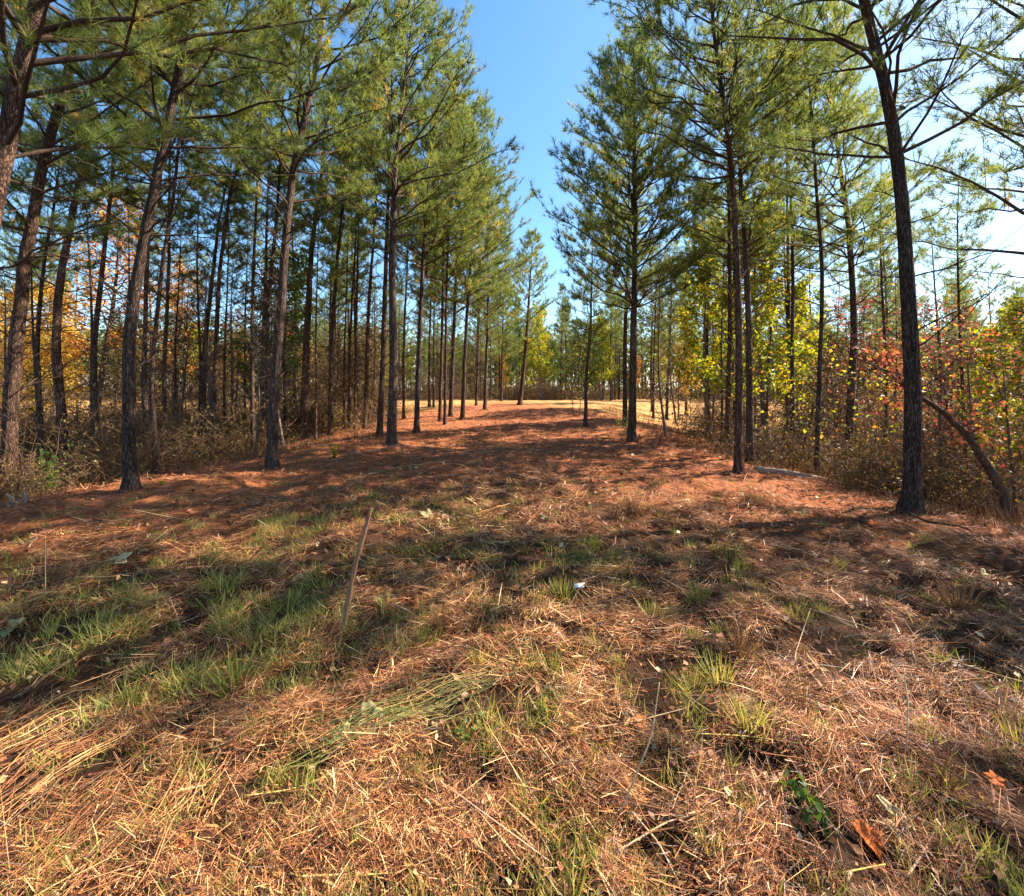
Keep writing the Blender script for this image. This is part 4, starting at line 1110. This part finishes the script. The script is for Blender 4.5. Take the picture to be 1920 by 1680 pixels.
stalks = [([(450, 1512), (560, 1495), (680, 1440), (820, 1385)], "y", "long curved yellow stalk running under the straw sheaf"),
          ([(648, 1608), (730, 1545), (818, 1472)], "y", "straight yellow stalk below the straw sheaf"),
          ([(1150, 1620), (1250, 1560), (1340, 1535)], "t", "long pale stalk at bottom right of centre"),
          ([(1160, 1550), (1230, 1400), (1253, 1312)], "t", "tall thin bent stalk right of centre foreground"),
          ([(1185, 1540), (1235, 1600), (1275, 1680)], "t", "thick tan stalk slanting down at the bottom centre"),
          ([(1500, 1245), (1560, 1330), (1600, 1395)], "t", "left of the crossed dry stalks at right"),
          ([(1515, 1230), (1580, 1330), (1620, 1400)], "t", "right of the crossed dry stalks at right"),
          ([(1700, 1425), (1722, 1330), (1732, 1272)], "t", "pale upright dry stalk in the right foreground"),
          ([(1515, 1150), (1640, 1190), (1780, 1250), (1915, 1290)], "t", "upper long dry stalk crossing the right side"),
          ([(1620, 1185), (1720, 1225), (1830, 1265)], "t", "lower long dry stalk crossing the right side"),
          ([(1110, 1380), (1200, 1365), (1290, 1340)], "t", "flat brown stalk across the centre right"),
          ([(1300, 1390), (1400, 1395), (1500, 1410)], "y", "thin yellow stalk lying right of centre"),
          ([(1340, 1680), (1370, 1640), (1400, 1605)], "t", "pale stub stalk at bottom right of centre"),
          ([(1535, 1668), (1590, 1655), (1660, 1640)], "y", "olive flat stalk at the bottom right"),
          ([(450, 1650), (600, 1668), (760, 1655)], "y", "golden stalk along the bottom edge left of centre"),
          ([(1700, 1665), (1730, 1620), (1760, 1560)], "t", "knobbly pale stalk right of the pale leaves"),
          ([(1500, 1290), (1490, 1240), (1520, 1150)], "t", "short stiff stalk end above the crossed stalks"),
          ([(645, 905), (740, 880), (850, 865), (905, 872)], "t", "long pale grass stem in the middle distance left of centre"),
          ([(380, 950), (450, 925), (480, 915)], "t", "thin pale stem on the sunlit needles at left"),
          ([(860, 855), (930, 848), (990, 870)], "t", "thin pale stem in the shade line of the path")]
for pts, c, lab in stalks:
    rng = np.random.default_rng(len(lab))
    P = [gp(a, b, .035) for a, b in pts]
    if "upright" in lab or "tall thin" in lab:
        y0 = P[0][1]; P = [P[0]] + [((a - CX) / F * y0, y0 + .05 * i, EYE - (b - HY) / F * y0) for i, (a, b) in enumerate(pts[1:], 1)]
    r0 = .0034 if P[0][1] < 4 else .006
    tube_obj("dry_stalk", P, [r0, r0 * .9, r0 * .5], M_stalk if c == "y" else M_stalk2, lab, "stalk", "single dry stalks on the straw", m=5, res=12)

# small leafy plants
def plant(px, py, hgt, n, mat, lab, leaf=.05, spread=.15, stems=5, seed=1, name="leafy_plant"):
    global rng
    rng = np.random.default_rng(seed)
    x, y, z = ground_hit(px, py)
    t = thing(name, lab, "plant", (x, y, z))
    d = rng.normal(0, spread, (stems, 3)); d[:, 2] = 1; d = norm(d)
    s = np.linspace(0, 1, 5)[None, :, None]
    P = rng.normal(0, .02, (stems, 1, 3)) * np.array([1, 1, 0]) + d[:, None] * hgt * rng.uniform(.7, 1, (stems, 1, 1)) * s + rng.normal(0, .01, (stems, 5, 3)) * s
    V, Q = tubes(P, np.broadcast_to(np.linspace(.005, .002, 5), (stems, 5)), 4)
    link("stems", make_mesh("stems", V, [Q], None, True), M_twig, t)
    C = P[rng.integers(0, stems, n), rng.integers(1, 5, n)] + rng.normal(0, spread * hgt * .35, (n, 3)); C[:, 2] = np.abs(C[:, 2]) + .01
    V, T, tt = leaves(C, rng.uniform(leaf * .6, leaf * 1.2, n), np.clip(rng.normal(.45, .2, n), 0, 1))
    link("leaves", make_mesh("leaves", V, [T], tt), mat, t)
plant(628, 860, .28, 60, M_leaf_y, "small bright yellow-green sprout on the needles left of the path", .07, .3, 4, 1)
plant(628, 812, .95, 90, M_leaf_y, "yellow-leaved sprout growing by the slim pine left of the path", .09, .35, 6, 2)
plant(92, 930, .9, 160, M_leaf_g, "leggy green plant beside the thick leftmost pine", .05, .12, 5, 3)
plant(100, 925, .6, 80, M_leaf_g, "shorter green plant right of the leggy one by the leftmost pine", .05, .12, 4, 4)
plant(305, 910, .08, 20, M_leaf_y, "tiny green weed right of the thick grey pine's foot", .05, .5, 3, 5)
plant(1180, 815, .6, 240, M_leaf_g, "green bush wrapped round the foot of the full crowned pine", .06, .55, 10, 6)
plant(1535, 1580 - 30, .10, 40, M_leaf_g, "small dark green herb in the lower right", .03, .5, 4, 7)
plant(1490, 1500, .08, 40, M_leaf_g, "dark green weed cluster left of the rust leaf hollow", .03, .6, 4, 8)
plant(880, 1385, .07, 18, M_leaf_g, "small round leaved weed right of the straw sheaf", .03, .6, 3, 9)
plant(1765, 930, .7, 260, M_leaf_y, "low olive bush right behind the foreground pine", .05, .6, 10, 10)
plant(1850, 950, .7, 240, M_leaf_b, "low brown-leaved bush before the bent trunk", .05, .6, 10, 11)
# creeper and stump root
def root_stump():
    x, y, z = ground_hit(40, 945)
    t = []
    global rng
    rng = np.random.default_rng(8)
    b = Bag()
    for k in range(6):
        a = rng.uniform(0, 6.28); d = np.array([math.cos(a), math.sin(a) * .6, rng.uniform(.1, .9)]); l = rng.uniform(.15, .32)
        P = np.array([(0, 0, -.05)]) + d * l * np.linspace(0, 1, 5)[:, None] + rng.normal(0, .02, (5, 3))
        V, Q = tubes(P[None], np.linspace(.06, .012, 5)[None], 7, .12); b.add(V, Q)
    o = link("stump", b.mesh("stump", True), M_grey); o.location = (x, y, z)
    tag(o, "broken weathered grey stump root beside the thick leftmost pine", "stump")
root_stump()
# remove unused prototypes, if any
for o in VAR + BR:
    if o.location.y < -400:
        for c in list(o.children): bpy.data.objects.remove(c)
        bpy.data.objects.remove(o)
